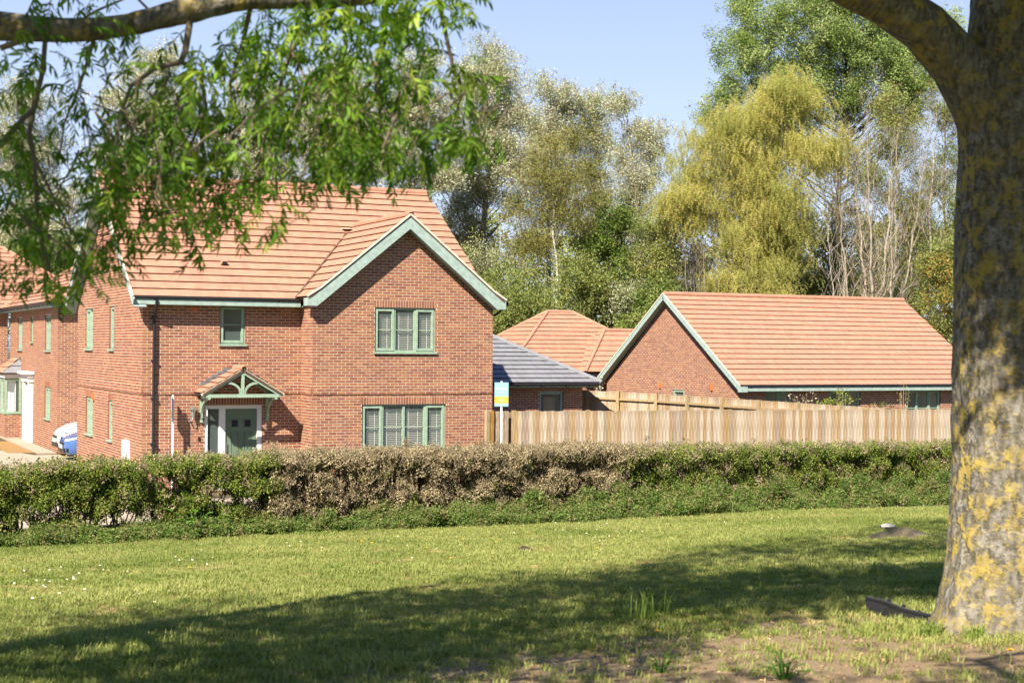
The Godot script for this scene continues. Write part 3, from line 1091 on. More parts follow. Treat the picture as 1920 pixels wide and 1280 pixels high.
func make_side_house() -> void:
	var h := house("detached_house", "brick house with hipped roof, bay window and white door surround by the driveway", P(12, 60, 0))
	var B := Vector3.BACK
	var R := Vector3.RIGHT
	var y0 := 5.1
	brick_wall(h, P(8.75, 54.21, 0), R, 8.0, y0, null, [], [])
	var side := func(v: float) -> float: return 66.2 - v
	var holes := [Rect2(side.call(64.0), 3.55, 1.25, 1.3), Rect2(side.call(60.5), 3.85, 0.6, 1.0), Rect2(side.call(57.0), 3.55, 1.25, 1.3), Rect2(side.call(57.0), 1.1, 1.25, 1.15), Rect2(side.call(61.0), 0.1, 1.0, 2.25)]
	brick_wall(h, P(8.75, 66.2, 0), B, 11.99, y0, null, holes, [Rect2(side.call(57.05), 2.25, 1.35, 0.22)])
	finish_house(h)
	hip_roof(h, 8.4, 17.2, 53.86, 66.6, 5.25, 0.65, TERRA)
	for e in [[P(8.42, 53.9, 5.07), P(8.45, 66.5, 5.23)], [P(8.46, 53.9, 5.07), P(17.1, 53.93, 5.23)]]:
		var f := MB.new()
		f.span(e[0], e[1])
		part(h.node, "fascia", f.mesh(), M.aqua)
	gutter(h, P(8.36, 53.85, 5.2), P(8.36, 66.5, 5.2), Vector3.LEFT)
	gutter(h, P(8.4, 53.82, 5.2), P(17.1, 53.82, 5.2), Vector3.BACK)
	var sf := MB.new()
	sf.span(P(8.46, 53.94, 5.08), P(8.74, 66.2, 5.10))
	sf.span(P(8.75, 53.94, 5.08), P(16.7, 54.2, 5.10))
	part(h.node, "soffit", sf.mesh(), M.aqua)
	window(h, P(8.75, 64.0, 3.55), B, 1.25, 1.3, [1, 1], [true, false], 0.0, false)
	window(h, P(8.75, 60.5, 3.85), B, 0.6, 1.0, [1], [true], 0.0, false)
	window(h, P(8.75, 57.0, 3.55), B, 1.25, 1.3, [1, 1], [true, true], 0.0, false)
	window(h, P(8.75, 57.0, 1.1), B, 1.25, 1.15, [1, 1], [true, true], 0.0, false)
	# door with white surround
	var d := MB.new()
	d.span(P(8.80, 60.95, 0.1), P(8.85, 60.05, 2.3))
	var door := part(h.node, "door", d.mesh(), M.door)
	var k := MB.new()
	k.span(P(8.77, 60.2, 1.0), P(8.8, 60.16, 1.2))
	part(h.node, "handle", k.mesh(), M.chrome, door)
	var s := MB.new()
	s.span(P(8.58, 61.35, 0.05), P(8.74, 60.98, 2.35))
	s.span(P(8.58, 60.02, 0.05), P(8.74, 59.65, 2.35))
	s.span(P(8.55, 61.40, 2.35), P(8.74, 59.60, 2.52))
	s.span(P(8.50, 61.45, 2.52), P(8.74, 59.55, 2.64))
	s.span(P(8.40, 61.52, 2.64), P(8.74, 59.48, 2.74))
	part(h.node, "door_surround", s.mesh(), M.white)
	# bay window: brick base, green frames, tiled hood
	var bu := 8.15
	var bb := MB.new()
	brick_bay(h, bu)
	bb.span(P(bu + 0.1, 65.3, 0.95), P(8.74, 63.0, 1.0))
	var bay := part(h.node, "bay_sill", bb.mesh(), M.sage)
	var fr := MB.new()
	for p in [Vector2(bu, 65.35), Vector2(bu, 64.2), Vector2(bu, 63.05), Vector2(8.70, 62.98), Vector2(8.70, 65.42)]:
		fr.box(P(p.x + 0.03, p.y, 1.72), Vector3(0.05, 0.72, 0.05))
	for y in [1.03, 2.38]:
		fr.span(P(bu, 65.38, y - 0.06), P(bu + 0.08, 63.02, y + 0.06))
		fr.span(P(bu + 0.08, 63.08, y - 0.06), P(8.70, 63.0, y + 0.06))
		fr.span(P(bu + 0.08, 65.4, y - 0.06), P(8.70, 65.32, y + 0.06))
	part(h.node, "bay_frame", fr.mesh(), M.sage, bay)
	var gl := MB.new()
	gl.quad(P(bu + 0.04, 65.3, 1.05), P(bu + 0.04, 63.1, 1.05), P(bu + 0.04, 63.1, 2.35), P(bu + 0.04, 65.3, 2.35))
	gl.quad(P(bu + 0.05, 63.04, 1.05), P(8.7, 63.04, 1.05), P(8.7, 63.04, 2.35), P(bu + 0.05, 63.04, 2.35))
	part(h.node, "pane", gl.mesh(), M.glass, bay)
	var cu := MB.new()
	cu.span(P(8.55, 65.3, 1.0), P(8.57, 63.1, 2.4))
	part(h.node, "curtain", cu.mesh(), M.white, bay)
	var hd := MB.new()
	hd.span(P(bu - 0.06, 65.45, 2.44), P(8.74, 62.93, 2.62))
	part(h.node, "bay_head", hd.mesh(), M.white, bay)
	tile_slope(h, P(bu - 0.15, 65.55, 2.62), B, Vector3(0.75, 0.62, 0).normalized(), PackedVector2Array([Vector2(0, 0), Vector2(2.72, 0), Vector2(2.35, 0.95), Vector2(0.37, 0.95)]), TERRA)
	tile_slope(h, P(bu - 0.15, 62.83, 2.62), R, Vector3(0, 0.62, -0.4).normalized(), PackedVector2Array([Vector2(0, 0), Vector2(0.75, 0), Vector2(0.75, 0.7)]), Color(0.2, 0.21, 0.23))
	var lf := MB.new()
	lf.bar(P(8.73, 65.3, 3.2), P(8.73, 63.1, 3.2), 0.03, 0.12)
	part(h.node, "lead_flashing", lf.mesh(), M.lead)


func brick_bay(h: House, bu: float) -> void:
	var hh := House.new()
	hh.node = h.node
	hh.left = 0
	brick_wall(hh, P(bu + 0.02, 65.4, 0), Vector3.BACK, 2.4, 0.95, null, [], [])
	brick_wall(hh, P(bu + 0.02, 63.0, 0), Vector3.RIGHT, 0.58, 0.95, null, [], [])
	finish_house(hh)


func make_corner_house() -> void:
	var h := house("corner_house", "red brick house with green porch standing beyond the bay window", P(4.5, 70, 0))
	brick_wall(h, P(1.0, 66.6, 0), Vector3.RIGHT, 7.7, 5.1, null, [Rect2(5.4, 3.5, 1.1, 1.3)], [], Vector2(-1, -1), 2.6)
	var sd := MB.new()
	sd.quad(P(1.0, 74.0, 0), P(1.0, 66.6, 0), P(1.0, 66.6, 5.1), P(1.0, 74.0, 5.1))
	part(h.node, "side_wall", sd.mesh(), M.brick_plain)
	finish_house(h)
	window(h, P(6.4, 66.6, 3.5), Vector3.RIGHT, 1.1, 1.3, [1, 1], [true, true], 0.0, false)
	hip_roof(h, 0.6, 13.0, 66.2, 74.4, 5.25, 0.68, TERRA)
	var f := MB.new()
	f.span(P(0.7, 66.25, 5.05), P(8.9, 66.28, 5.22))
	part(h.node, "fascia", f.mesh(), M.aqua)
	gutter(h, P(0.7, 66.18, 5.2), P(8.4, 66.18, 5.2), Vector3.BACK)
	# porch
	var c := 6.75
	for sgn in [1.0, -1.0]:
		var s := MB.new()
		s.bar(P(c, 66.1, 3.3), P(c + 1.15 * sgn, 66.1, 2.65), 0.95, 0.05)
		var pr := part(h.node, "porch_roof", s.mesh(), M.lead)
		var t := MB.new()
		t.bar(P(c, 65.65, 3.2), P(c + 1.1 * sgn, 65.65, 2.57), 0.06, 0.08)
		t.bar(P(c + 0.95 * sgn, 65.7, 2.6), P(c + 0.95 * sgn, 66.5, 1.9), 0.06, 0.06)
		part(h.node, "porch_timber", t.mesh(), M.sage, pr)


# ---------------------------------------------------------------- fences

func fence_run(th: Node3D, a: Vector3, b: Vector3, ya: float, yb: float, boards: Array, front: bool, bays: int, first := 0) -> void:
	var d := Vector3(b.x - a.x, 0, b.z - a.z)
	var ln := d.length()
	var x := d.normalized()
	var nrm := x.cross(Vector3.UP)
	var n := int(ln / 0.1)
	var step := ln / n
	for i in n:
		var t := (i + 0.5) / n
		var p := a.lerp(b, t)
		var top := lerpf(ya, yb, t) + rng.randf_range(-0.008, 0.008)
		var ht := 1.86
		var bs := Basis(x, Vector3.UP, nrm).rotated(nrm, rng.randf_range(-0.006, 0.006)) * Basis(Vector3.UP, rng.randf_range(0.05, 0.11)) * Basis.from_scale(Vector3(step / 0.1, ht, 1))
		placed(th, "board", boards[rng.randi() % boards.size()], M.wood, Transform3D(bs, Vector3(p.x, top - ht * 0.5, p.z) + nrm * rng.randf_range(-0.004, 0.004) - th.position))
	var sgn := -1.0 if front else 1.0
	for e in [0.25, 1.55]:
		var r := MB.new()
		r.col = Color(0.52, 0.41, 0.26)
		r.bar(Vector3(a.x, ya - e, a.z) + nrm * sgn * 0.05, Vector3(b.x, yb - e, b.z) + nrm * sgn * 0.05, 0.06, 0.075)
		part(th, "rail", r.mesh(), M.wood)
	for i in range(first, bays + 1):
		var t := float(i) / bays
		var p := a.lerp(b, t)
		var top := lerpf(ya, yb, t)
		var m := MB.new()
		m.col = Color(0.50, 0.40, 0.25)
		m.box(Vector3(p.x, top - 0.93, p.z) + nrm * sgn * 0.075, Vector3(0.055, 0.95, 0.05), Basis(x, Vector3.UP, nrm))
		part(th, "post", m.mesh(), M.wood)


func make_fences() -> void:
	var boards := []
	for c in [Color(0.567, 0.482, 0.368), Color(0.499, 0.439, 0.368), Color(0.454, 0.336, 0.209), Color(0.601, 0.543, 0.466), Color(0.487, 0.390, 0.271), Color(0.533, 0.439, 0.314), Color(0.420, 0.366, 0.306), Color(0.567, 0.512, 0.438), Color(0.624, 0.573, 0.500), Color(0.477, 0.354, 0.195)]:
		var m := MB.new()
		m.col = c
		# feather-edged: thick on one side
		m.poly(PackedVector2Array([Vector2(-0.058, -0.004), Vector2(0.058, -0.010), Vector2(0.058, 0.010), Vector2(-0.058, 0.004)]), Vector3(0, 0.5, 0), Vector3.RIGHT, Vector3.FORWARD, 1.0)
		boards.append(m.mesh())
	var top := 3.8 - 1.68
	var a := at_pixel(965, 768, 40.0)
	var b := at_pixel(1860, 764, 44.2)
	var f := thing("board_fence", "pale closeboard fence running along the back of the hedge", "fence", Vector3((a.x + b.x) * 0.5, 0, (a.z + b.z) * 0.5))
	fence_run(f, a, b, top, 3.8 - 1.68, boards, true, 7)
	# short return panel between the house corner and the fence
	var g0 := at_pixel(911, 768, 39.7)
	var g1 := at_pixel(955, 768, 40.15)
	var gp := thing("fence_gate", "narrow boarded gate panel with orange timber post against the house corner", "gate", Vector3((g0.x + g1.x) * 0.5, 0, (g0.z + g1.z) * 0.5))
	var gx := (g1 - g0).normalized()
	gx.y = 0
	gx = gx.normalized()
	var gn := gx.cross(Vector3.UP)
	for i in 3:
		var p := g0.lerp(g1, 0.5 + i * 0.19)
		var m := MB.new()
		m.col = [Color(0.64, 0.56, 0.44), Color(0.66, 0.58, 0.47), Color(0.60, 0.52, 0.42)][i]
		m.box(Vector3(p.x, 1.17, p.z), Vector3(0.058, 0.95, 0.011), Basis(gx, Vector3.UP, gn))
		part(gp, "board", m.mesh(), M.wood)
	for e in [[0.06, Color(0.58, 0.47, 0.31)], [0.24, Color(0.55, 0.34, 0.11)]]:
		var p := g0.lerp(g1, e[0])
		var m := MB.new()
		m.col = e[1]
		m.box(Vector3(p.x, 1.18, p.z), Vector3(0.052, 0.96, 0.05), Basis(gx, Vector3.UP, gn))
		part(gp, "post", m.mesh(), M.wood)
	var gl := MB.new()
	gl.col = Color(0.5, 0.42, 0.33)
	var pe := g0.lerp(g1, 1.18)
	gl.box(Vector3(pe.x, 1.15, pe.z) - gn * 0.12, Vector3(0.075, 0.93, 0.011), Basis(gx, Vector3.UP, gn))
	part(gp, "set_back_board", gl.mesh(), M.wood)
	# garden fence seen from its rail side
	var ga := at_pixel(1090, 728, 53.6)
	var gb := at_pixel(1231, 735.5, 52.6)
	var gc := at_pixel(1662, 763, 43.6)
	var k := thing("rail_fence", "garden fence showing posts and rails in front of the gabled bungalow", "fence", Vector3(gb.x, 0, gb.z))
	fence_run(k, ga, gb, 3.8 - 1.48, 3.8 - 1.57, boards, false, 2)
	fence_run(k, gb, gc, 3.8 - 1.57, 3.8 - 1.66, boards, false, 6, 1)


# ---------------------------------------------------------------- ground, lawn, paving

func dry_amount(p: Vector3) -> float:
	var a := noise.get_noise_2d(p.x * 1.3, p.z * 1.3)
	var b := noise2.get_noise_2d(p.x, p.z)
	return clampf((a * 0.6 + b * 0.5 - 0.20) * 3.2, 0.0, 1.0)


# worn soil round the foot of the tree
func bare_amount(p: Vector3) -> float:
	var d := Vector2(p.x - 7.2, -p.z - 8.5)
	var r := Vector2(d.x / 4.6, d.y / 2.6).length()
	return clampf((1.12 - r) * 2.0 + noise2.get_noise_2d(p.x * 0.7, p.z * 0.7) * 0.9, 0.0, 1.0)


func ground_color(p: Vector3) -> Color:
	var g := Color(0.20, 0.215, 0.07)
	var lush := Color(0.15, 0.17, 0.05)
	var c := g.lerp(lush, clampf(noise.get_noise_2d(p.x * 0.6 + 50.0, p.z * 0.6) * 1.4 + 0.4, 0.0, 1.0))
	c = c.lerp(Color(0.36, 0.27, 0.13), dry_amount(p) * 0.8)
	c = c.lerp(Color(0.34, 0.24, 0.145), bare_amount(p) * 0.9)
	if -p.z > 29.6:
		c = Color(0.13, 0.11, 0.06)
	return c


func make_ground() -> void:
	var xs := PackedFloat32Array()
	var vs := PackedFloat32Array()
	var t := -400.0
	while t < 400.0:
		xs.append(t)
		t += 0.22 if t > -3.0 and t < 31.0 else (2.0 if t > -16.0 and t < 45.0 else 40.0)
	t = -300.0
	while t < 700.0:
		vs.append(t)
		t += 0.22 if t > 6.0 and t < 32.0 else (2.0 if t > -24.0 and t < 90.0 else 40.0)
	var m := MB.new()
	for j in vs.size():
		for i in xs.size():
			var p := P(xs[i], vs[j], 0)
			p.y = ground_y(p)
			if vs[j] < 30 and vs[j] > 0:
				p.y += noise2.get_noise_2d(p.x * 0.5, p.z * 0.5) * 0.035
			m.v.append(p)
			m.n.append(Vector3(0, 1, -0.079 if vs[j] < 28 else 0.0).normalized())
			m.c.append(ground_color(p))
	var w := xs.size()
	for j in vs.size() - 1:
		for i in w - 1:
			var a := j * w + i
			m.ix.append_array(PackedInt32Array([a, a + w, a + w + 1, a, a + w + 1, a + 1]))
	var soil := noise_tex(0.05, Color(0.55, 0.55, 0.55), Color(1, 1, 1), 6, 1024, 21)
	var gm := mat("ground", Color.WHITE, 0.95, soil, Vector3(0.8, 0.8, 0.8), 2.0)
	structure("ground", m.mesh(), gm)
	# pale resin and slab driveway
	var d := MB.new()
	d.poly(PackedVector2Array([Vector2(-16, 32.4), Vector2(11.5, 32.4), Vector2(11.5, 37.0), Vector2(8.0, 37.0), Vector2(8.0, 48.2), Vector2(20, 48.2), Vector2(20, 53.6), Vector2(7.9, 53.6), Vector2(7.0, 58.0), Vector2(7.0, 66), Vector2(-16, 66)]), Vector3(0, 0.006, 0), Vector3.RIGHT, Vector3.FORWARD, 0.0)
	structure("driveway", d.mesh(), mat("paving", Color(0.43, 0.37, 0.29), 0.9, noise_tex(0.09, Color(0.72, 0.70, 0.68), Color(1, 1, 1), 5, 512, 31), Vector3(0.7, 0.7, 0.7)))
	var kb := MB.new()
	kb.span(P(8.1, 66.0, 0.0), P(8.7, 54.0, 0.05))
	structure("doorstep_path", kb.mesh(), M.paving)
	var gp := MB.new()
	gp.poly(PackedVector2Array([Vector2(6.0, 60.2), Vector2(7.2, 56.2), Vector2(7.2, 61.5), Vector2(6.3, 61.5)]), Vector3(0, 0.012, 0), Vector3.RIGHT, Vector3.FORWARD, 0.0)
	structure("grass_verge", gp.mesh(), mat("turf", Color(0.09, 0.17, 0.03), 0.95, noise_tex(0.12, Color(0.6, 0.6, 0.6), Color(1, 1, 1), 4, 256, 34), Vector3(1.5, 1.5, 1.5)))
	var bed := MB.new()
	bed.poly(PackedVector2Array([Vector2(7.2, 55.0), Vector2(8.08, 54.6), Vector2(8.08, 61.5), Vector2(7.2, 61.5)]), Vector3(0, 0.012, 0), Vector3.RIGHT, Vector3.FORWARD, 0.0)
	structure("planting_bed", bed.mesh(), mat("mulch", Color(0.42, 0.25, 0.10), 0.95, noise_tex(0.12, Color(0.6, 0.6, 0.6), Color(1, 1, 1), 4, 256, 33), Vector3(1.5, 1.5, 1.5)))


func tuft_mesh(seed_: int, blades: int, hgt: float, spread: float) -> ArrayMesh:
	var r := RandomNumberGenerator.new()
	r.seed = seed_
	var m := MB.new()
	for i in blades:
		var b := Vector3(r.randf_range(-spread, spread), 0, r.randf_range(-spread, spread))
		var a := r.randf() * TAU
		var lean := Vector3(cos(a), 0, sin(a)) * r.randf_range(0.15, 0.9)
		var hh := hgt * r.randf_range(0.55, 1.15)
		var side := Vector3(-sin(a + r.randf_range(-0.8, 0.8)), 0, cos(a)).normalized() * r.randf_range(0.0022, 0.0042)
		var mid := b + lean * hh * 0.35 + Vector3.UP * hh * 0.6
		var tip := b + lean * hh + Vector3.UP * hh * 0.92
		var k := r.randf_range(0.8, 1.25)
		m.col = Color(k, k, k * 0.9)
		m.quad(b - side, b + side, mid + side * 0.8, mid - side * 0.8)
		m.tri(mid - side * 0.8, mid + side * 0.8, tip)
	return m.mesh()


func make_grass() -> void:
	var meshes := [tuft_mesh(1, 16, 0.045, 0.05), tuft_mesh(2, 14, 0.06, 0.05), tuft_mesh(3, 12, 0.075, 0.045)]
	var ts := [[], [], []]
	var cs := [[], [], []]
	var r := RandomNumberGenerator.new()
	r.seed = 404
	var made := 0
	while made < 100000:
		# even cover in depth, a little denser close by
		var depth := lerpf(9.0, 36.0, pow(r.randf(), 0.72))
		var x := r.randf_range(-60, 1990)
		var p := at_pixel(x, 640, depth)
		if -p.z > 29.9:
			continue
		made += 1
		var bare := bare_amount(p)
		if r.randf() < bare * 0.88 and Vector2(p.x - 8.9, p.z + 9.3).length() > 1.05:
			continue
		p.y = ground_y(p) + noise2.get_noise_2d(p.x * 0.5, p.z * 0.5) * 0.035
		var dry := dry_amount(p)
		var k := r.randi() % 3
		var c := Color(0.24, 0.275, 0.078).lerp(Color(0.345, 0.345, 0.13), r.randf())
		c = c.lerp(Color(0.15, 0.205, 0.042), clampf(noise.get_noise_2d(p.x * 0.6 + 50.0, p.z * 0.6) * 1.4 + 0.3, 0.0, 1.0) * 0.7)
		if r.randf() < dry * 0.8 + 0.06:
			c = Color(0.44, 0.34, 0.17)
			k = 0
		var s := r.randf_range(0.6, 1.3) * (1.0 - 0.4 * dry) * (0.85 + 0.75 * clampf(noise.get_noise_2d(p.x * 0.8 - 30.0, p.z * 0.8), 0.0, 1.0))
		ts[k].append(Transform3D(Basis(Vector3.UP, r.randf() * TAU) * Basis.from_scale(Vector3(s * 1.25, s, s * 1.25)), p))
		cs[k].append(c)
	var g := Node3D.new()
	g.name = "lawn_grass"
	g.set_meta("kind", "stuff")
	tag(g, "mown sunlit lawn grass sloping down to the hedge", "grass")
	add_child(g)
	for k in 3:
		var o := multi(g, "grass_tuft", meshes[k], M.grass, ts[k], cs[k])
		o.set_meta("kind", "stuff")
	# dead leaves and bits of bark on the worn soil
	var lm := MB.new()
	lm.col = Color.WHITE
	lm.quad(Vector3(-0.02, 0, 0), Vector3(0, 0.006, 0.010), Vector3(0.022, 0.003, 0), Vector3(0, 0.006, -0.010))
	var lt := []
	var lcs := []
	for i in 9000:
		var p := P(r.randf_range(1.5, 13.0), r.randf_range(6.5, 15.0), 0)
		if r.randf() > 0.05 + bare_amount(p) * 0.95:
			continue
		p.y = ground_y(p) + noise2.get_noise_2d(p.x * 0.5, p.z * 0.5) * 0.035 + 0.004
		lt.append(Transform3D(Basis(Vector3.UP, r.randf() * TAU).rotated(Vector3.RIGHT, r.randfn(0, 0.3)) * Basis.from_scale(Vector3(r.randf_range(0.5, 1.5), 1.0, r.randf_range(0.3, 1.1))), p))
		lcs.append(Color(0.30, 0.19, 0.09).lerp([Color(0.48, 0.37, 0.22), Color(0.12, 0.08, 0.05), Color(0.40, 0.26, 0.10)][r.randi() % 3], r.randf()))
	var ll := multi(null, "leaf_litter", lm.mesh(), M.twig, lt, lcs)
	ll.set_meta("kind", "stuff")
	tag(ll, "dead leaves and straw strewn over the bare soil by the trunk", "leaf litter")
	# daisies
	var dm := MB.new()
	dm.col = Color(0.85, 0.85, 0.82)
	for i in 10:
		var a := TAU * i / 10
		var b := TAU * (i + 1) / 10
		dm.quad(Vector3(cos(a) * 0.006, 0.065, sin(a) * 0.006), Vector3(cos(b) * 0.006, 0.065, sin(b) * 0.006), Vector3(cos(b) * 0.017, 0.069, sin(b) * 0.017), Vector3(cos(a) * 0.017, 0.069, sin(a) * 0.017))
	dm.col = Color(0.75, 0.5, 0.03)
	dm.tube(PackedVector3Array([Vector3(0, 0.062, 0), Vector3(0, 0.069, 0), Vector3(0, 0.071, 0)]), PackedFloat32Array([0.006, 0.007, 0.001]), 6)
	dm.col = Color(0.12, 0.2, 0.04)
	dm.tube(PackedVector3Array([Vector3.ZERO, Vector3(0, 0.064, 0)]), PackedFloat32Array([0.0012, 0.001]), 3)
	var dt := []
	var dc := []
	for e in [[120, 1075, 150, 45, 34], [330, 1040, 200, 30, 22], [560, 1028, 120, 25, 14], [790, 1022, 130, 22, 26], [1100, 995, 130, 14, 46], [1160, 1010, 120, 12, 22], [60, 1110, 80, 30, 12], [1720, 955, 40, 8, 8], [250, 1100, 250, 25, 14], [1400, 975, 200, 10, 20]]:
		for i in int(e[4] * 0.6):
			var p := on_ground(e[0] + r.randfn(0, 0.5) * e[2], e[1] + r.randfn(0, 0.5) * e[3])
			if -p.z > 29.5:
				continue
			dt.append(Transform3D(Basis(Vector3.UP, r.randf() * TAU).rotated(Vector3.RIGHT, r.randf_range(0.0, 0.5)) * Basis.from_scale(Vector3.ONE * r.randf_range(0.6, 0.95)), p))
			dc.append(Color.WHITE)
	var d := multi(null, "daisies", dm.mesh(), M.painted, dt, dc)
	d.set_meta("kind", "stuff")
	tag(d, "small white daisies scattered over the sunny lawn", "daisies")


func make_lawn_things() -> void:
	var r := RandomNumberGenerator.new()
	r.seed = 909
	# dandelions
	var stalk := MB.new()
	stalk.col = Color(0.2, 0.26, 0.07)
	stalk.tube(PackedVector3Array([Vector3.ZERO, Vector3(0.004, 0.06, 0), Vector3(0, 0.10, 0.004)]), PackedFloat32Array([0.003, 0.003, 0.003]), 5)
	var head := MB.new()
	for i in 26:
		var a := TAU * i / 13.0 + (0.2 if i >= 13 else 0.0)
		var o := Vector3(cos(a), 0, sin(a))
		var s := Vector3(-sin(a), 0, cos(a)) * 0.005
		var h := 0.10 if i < 13 else 0.106
		var l := 0.024 if i < 13 else 0.015
		head.col = Color(0.78, 0.52, 0.01) * r.randf_range(0.9, 1.1)
		head.quad(Vector3(0, h, 0) - s * 0.4, Vector3(0, h, 0) + s * 0.4, o * l + Vector3.UP * (h + 0.008) + s, o * l + Vector3.UP * (h + 0.008) - s)
	var sm := stalk.mesh()
	var hm := head.mesh()
	for e in [[22, 1083], [355, 1078], [488, 1028], [597, 1028], [678, 1027], [697, 1032], [800, 1038], [845, 1060], [868, 1022], [930, 1162], [1120, 1042], [1232, 1210], [120, 1252], [1738, 948], [990, 1008], [930, 1030], [1895, 1250]]:
		var p := on_ground(e[0], e[1])
		var t := thing("dandelion", "yellow dandelion flower growing in the lawn", "dandelion", p, "dandelions in the lawn")
		t.rotation.y = r.randf() * TAU
		placed(t, "stalk", sm, M.twig, Transform3D.IDENTITY)
		placed(t, "flower_head", hm, M.painted, Transform3D(Basis.from_scale(Vector3.ONE * r.randf_range(0.85, 1.2)), Vector3.ZERO))
	# molehill of dark earth
	mound("molehill", "small dark earth molehill at the edge of the shade", "molehill", on_ground(982, 1036), 0.22, 0.10, Color(0.09, 0.065, 0.045))
	mound("grass_hump", "low hump of dead grass and soil in dappled shade", "mound", on_ground(1690, 1008), 0.62, 0.16, Color(0.17, 0.14, 0.09))
	for e in [[350, 1055, 0.2], [770, 1052, 0.3], [705, 1057, 0.22], [410, 1066, 0.35], [180, 1066, 0.16]]:
		mound("grass_clippings", "raked heap of dry straw-coloured clippings on the lawn", "clippings", on_ground(e[0], e[1]), e[2], 0.035, Color(0.36, 0.26, 0.13), "heaps of dry clippings")
	var st := MB.new()
	var sp := on_ground(1665, 997)
	pebble(st, Vector3.ZERO, Vector3(0.16, 0.05, 0.12), 5)
	var stone := thing("flat_stone", "flat pale stone bedded in the hump of dead grass", "stone", sp + Vector3.UP * 0.10)
	placed(stone, "stone_face", st.mesh(), mat("stone", Color(0.24, 0.23, 0.21), 0.9), Transform3D.IDENTITY)
	# strip of black plastic lawn edging lying against the trunk
	var a := on_ground(1622, 1150)
	var b := on_ground(1752, 1172)
	var ed := thing("lawn_edging", "torn strip of black plastic edging lying by the tree foot", "edging strip", a)
	var em := MB.new()
	var last := a
	var n := 9
	for i in n:
		var t0 := float(i) / n
		var t1 := float(i + 1) / n
		var p := a.lerp(b, t0) + Vector3(sin(t0 * 7.0) * 0.03, 0.07 - 0.03 * t0, cos(t0 * 5.0) * 0.02)
		var q := a.lerp(b, t1) + Vector3(sin(t1 * 7.0) * 0.03, 0.07 - 0.03 * t1, cos(t1 * 5.0) * 0.02)
		var hh := lerpf(0.16, 0.06, t0)
		em.bar(p, q + (q - p) * 0.02, 0.012, hh)
		em.bar(p + Vector3.UP * hh * 0.5, q + Vector3.UP * hh * 0.45, 0.03, 0.02)
	part(ed, "strip", em.mesh(), mat("plastic", Color(0.022, 0.022, 0.025), 0.35))
	var cr := MB.new()
	for i in 3:
		var p := a.lerp(b, 0.25 + i * 0.22)
		cr.bar(p + Vector3(0, 0.02, 0.02), p + Vector3(0.07, 0.15 - i * 0.03, 0.03), 0.01, 0.035)
	part(ed, "torn_flap", cr.mesh(), M.plastic)
	# tall grass clump and a leafy weed
	for e in [[1212, 1165, 0.30, "tall tuft of uncut grass standing in broken sunlight", "grass_clump"], [1748, 1195, 0.17, "thin green grass sprouting against the trunk foot", "grass_sprout"], [1830, 1200, 0.14, "short weedy grass at the base of the lichened trunk", "grass_sprout"]]:
		var t := thing(e[4], e[3], "grass clump", on_ground(e[0], e[1]))
		var m := MB.new()
		for i in 70:
			var o = Vector3(r.randfn(0, 0.09), 0, r.randfn(0, 0.07)) * (e[2] / 0.3)
			var an := r.randf() * TAU
			var lean := Vector3(cos(an), 0, sin(an)) * r.randf_range(0.1, 0.6)
			var hh: float = e[2] * r.randf_range(0.5, 1.1)
			var s := Vector3(-sin(an), 0, cos(an)) * 0.0045
			m.col = Color(0.17, 0.235, 0.05) * r.randf_range(0.7, 1.3)
			var mid = o + lean * hh * 0.4 + Vector3.UP * hh * 0.6
			m.quad(o - s, o + s, mid + s, mid - s)
			m.tri(mid - s, mid + s, o + lean * hh + Vector3.UP * hh * 0.9)
		placed(t, "blades", m.mesh(), M.grass, Transform3D.IDENTITY)
	leafy_plant("leafy_weed", "small bright green leafy weed on the worn soil", on_ground(1470, 1276), 0.20, 30, 0.06, Color(0.11, 0.24, 0.03))
	leafy_plant("leafy_weed", "dark little weed growing in the shaded grass", on_ground(1240, 1262), 0.15, 22, 0.05, Color(0.06, 0.13, 0.02))
	leafy_plant("broad_leaved_dock", "clump of broad pale green leaves at the hedge foot", P(7.55, 29.75, 0), 0.55, 34, 0.24, Color(0.14, 0.30, 0.05))


func leafy_plant(called: String, label: String, at: Vector3, hgt: float, n: int, size: float, c: Color) -> void:
	var r := RandomNumberGenerator.new()
	r.seed = int(at.x * 1000)
	var t := thing(called, label, "plant", at)
	var stems := MB.new()
	var leaves := MB.new()
	for i in n:
		var an := r.randf() * TAU
		var o := Vector3(cos(an), 0, sin(an))
		var tip := o * hgt * r.randf_range(0.2, 0.95) + Vector3.UP * hgt * r.randf_range(0.3, 1.0)
		stems.col = c * 0.8
		stems.tube(PackedVector3Array([o * 0.02, tip * 0.6 + Vector3.UP * hgt * 0.12, tip]), PackedFloat32Array([0.006, 0.004, 0.003]), 4)
		leaves.col = c * r.randf_range(0.75, 1.3)
		var d := (o + Vector3.UP * r.randf_range(-0.5, 0.5)).normalized()
		var s := d.cross(Vector3.UP).normalized()
		var l := size * r.randf_range(0.6, 1.1)
		var mid := tip + d * l * 0.45
		var rise := s.cross(d) * l * 0.09
		leaves.tri(tip, mid + s * l * 0.3 + rise, tip + d * l)
		leaves.tri(tip, tip + d * l, mid - s * l * 0.3 + rise)
	placed(t, "stems", stems.mesh(), M.twig, Transform3D.IDENTITY)
	placed(t, "foliage", leaves.mesh(), M.leaf, Transform3D.IDENTITY)


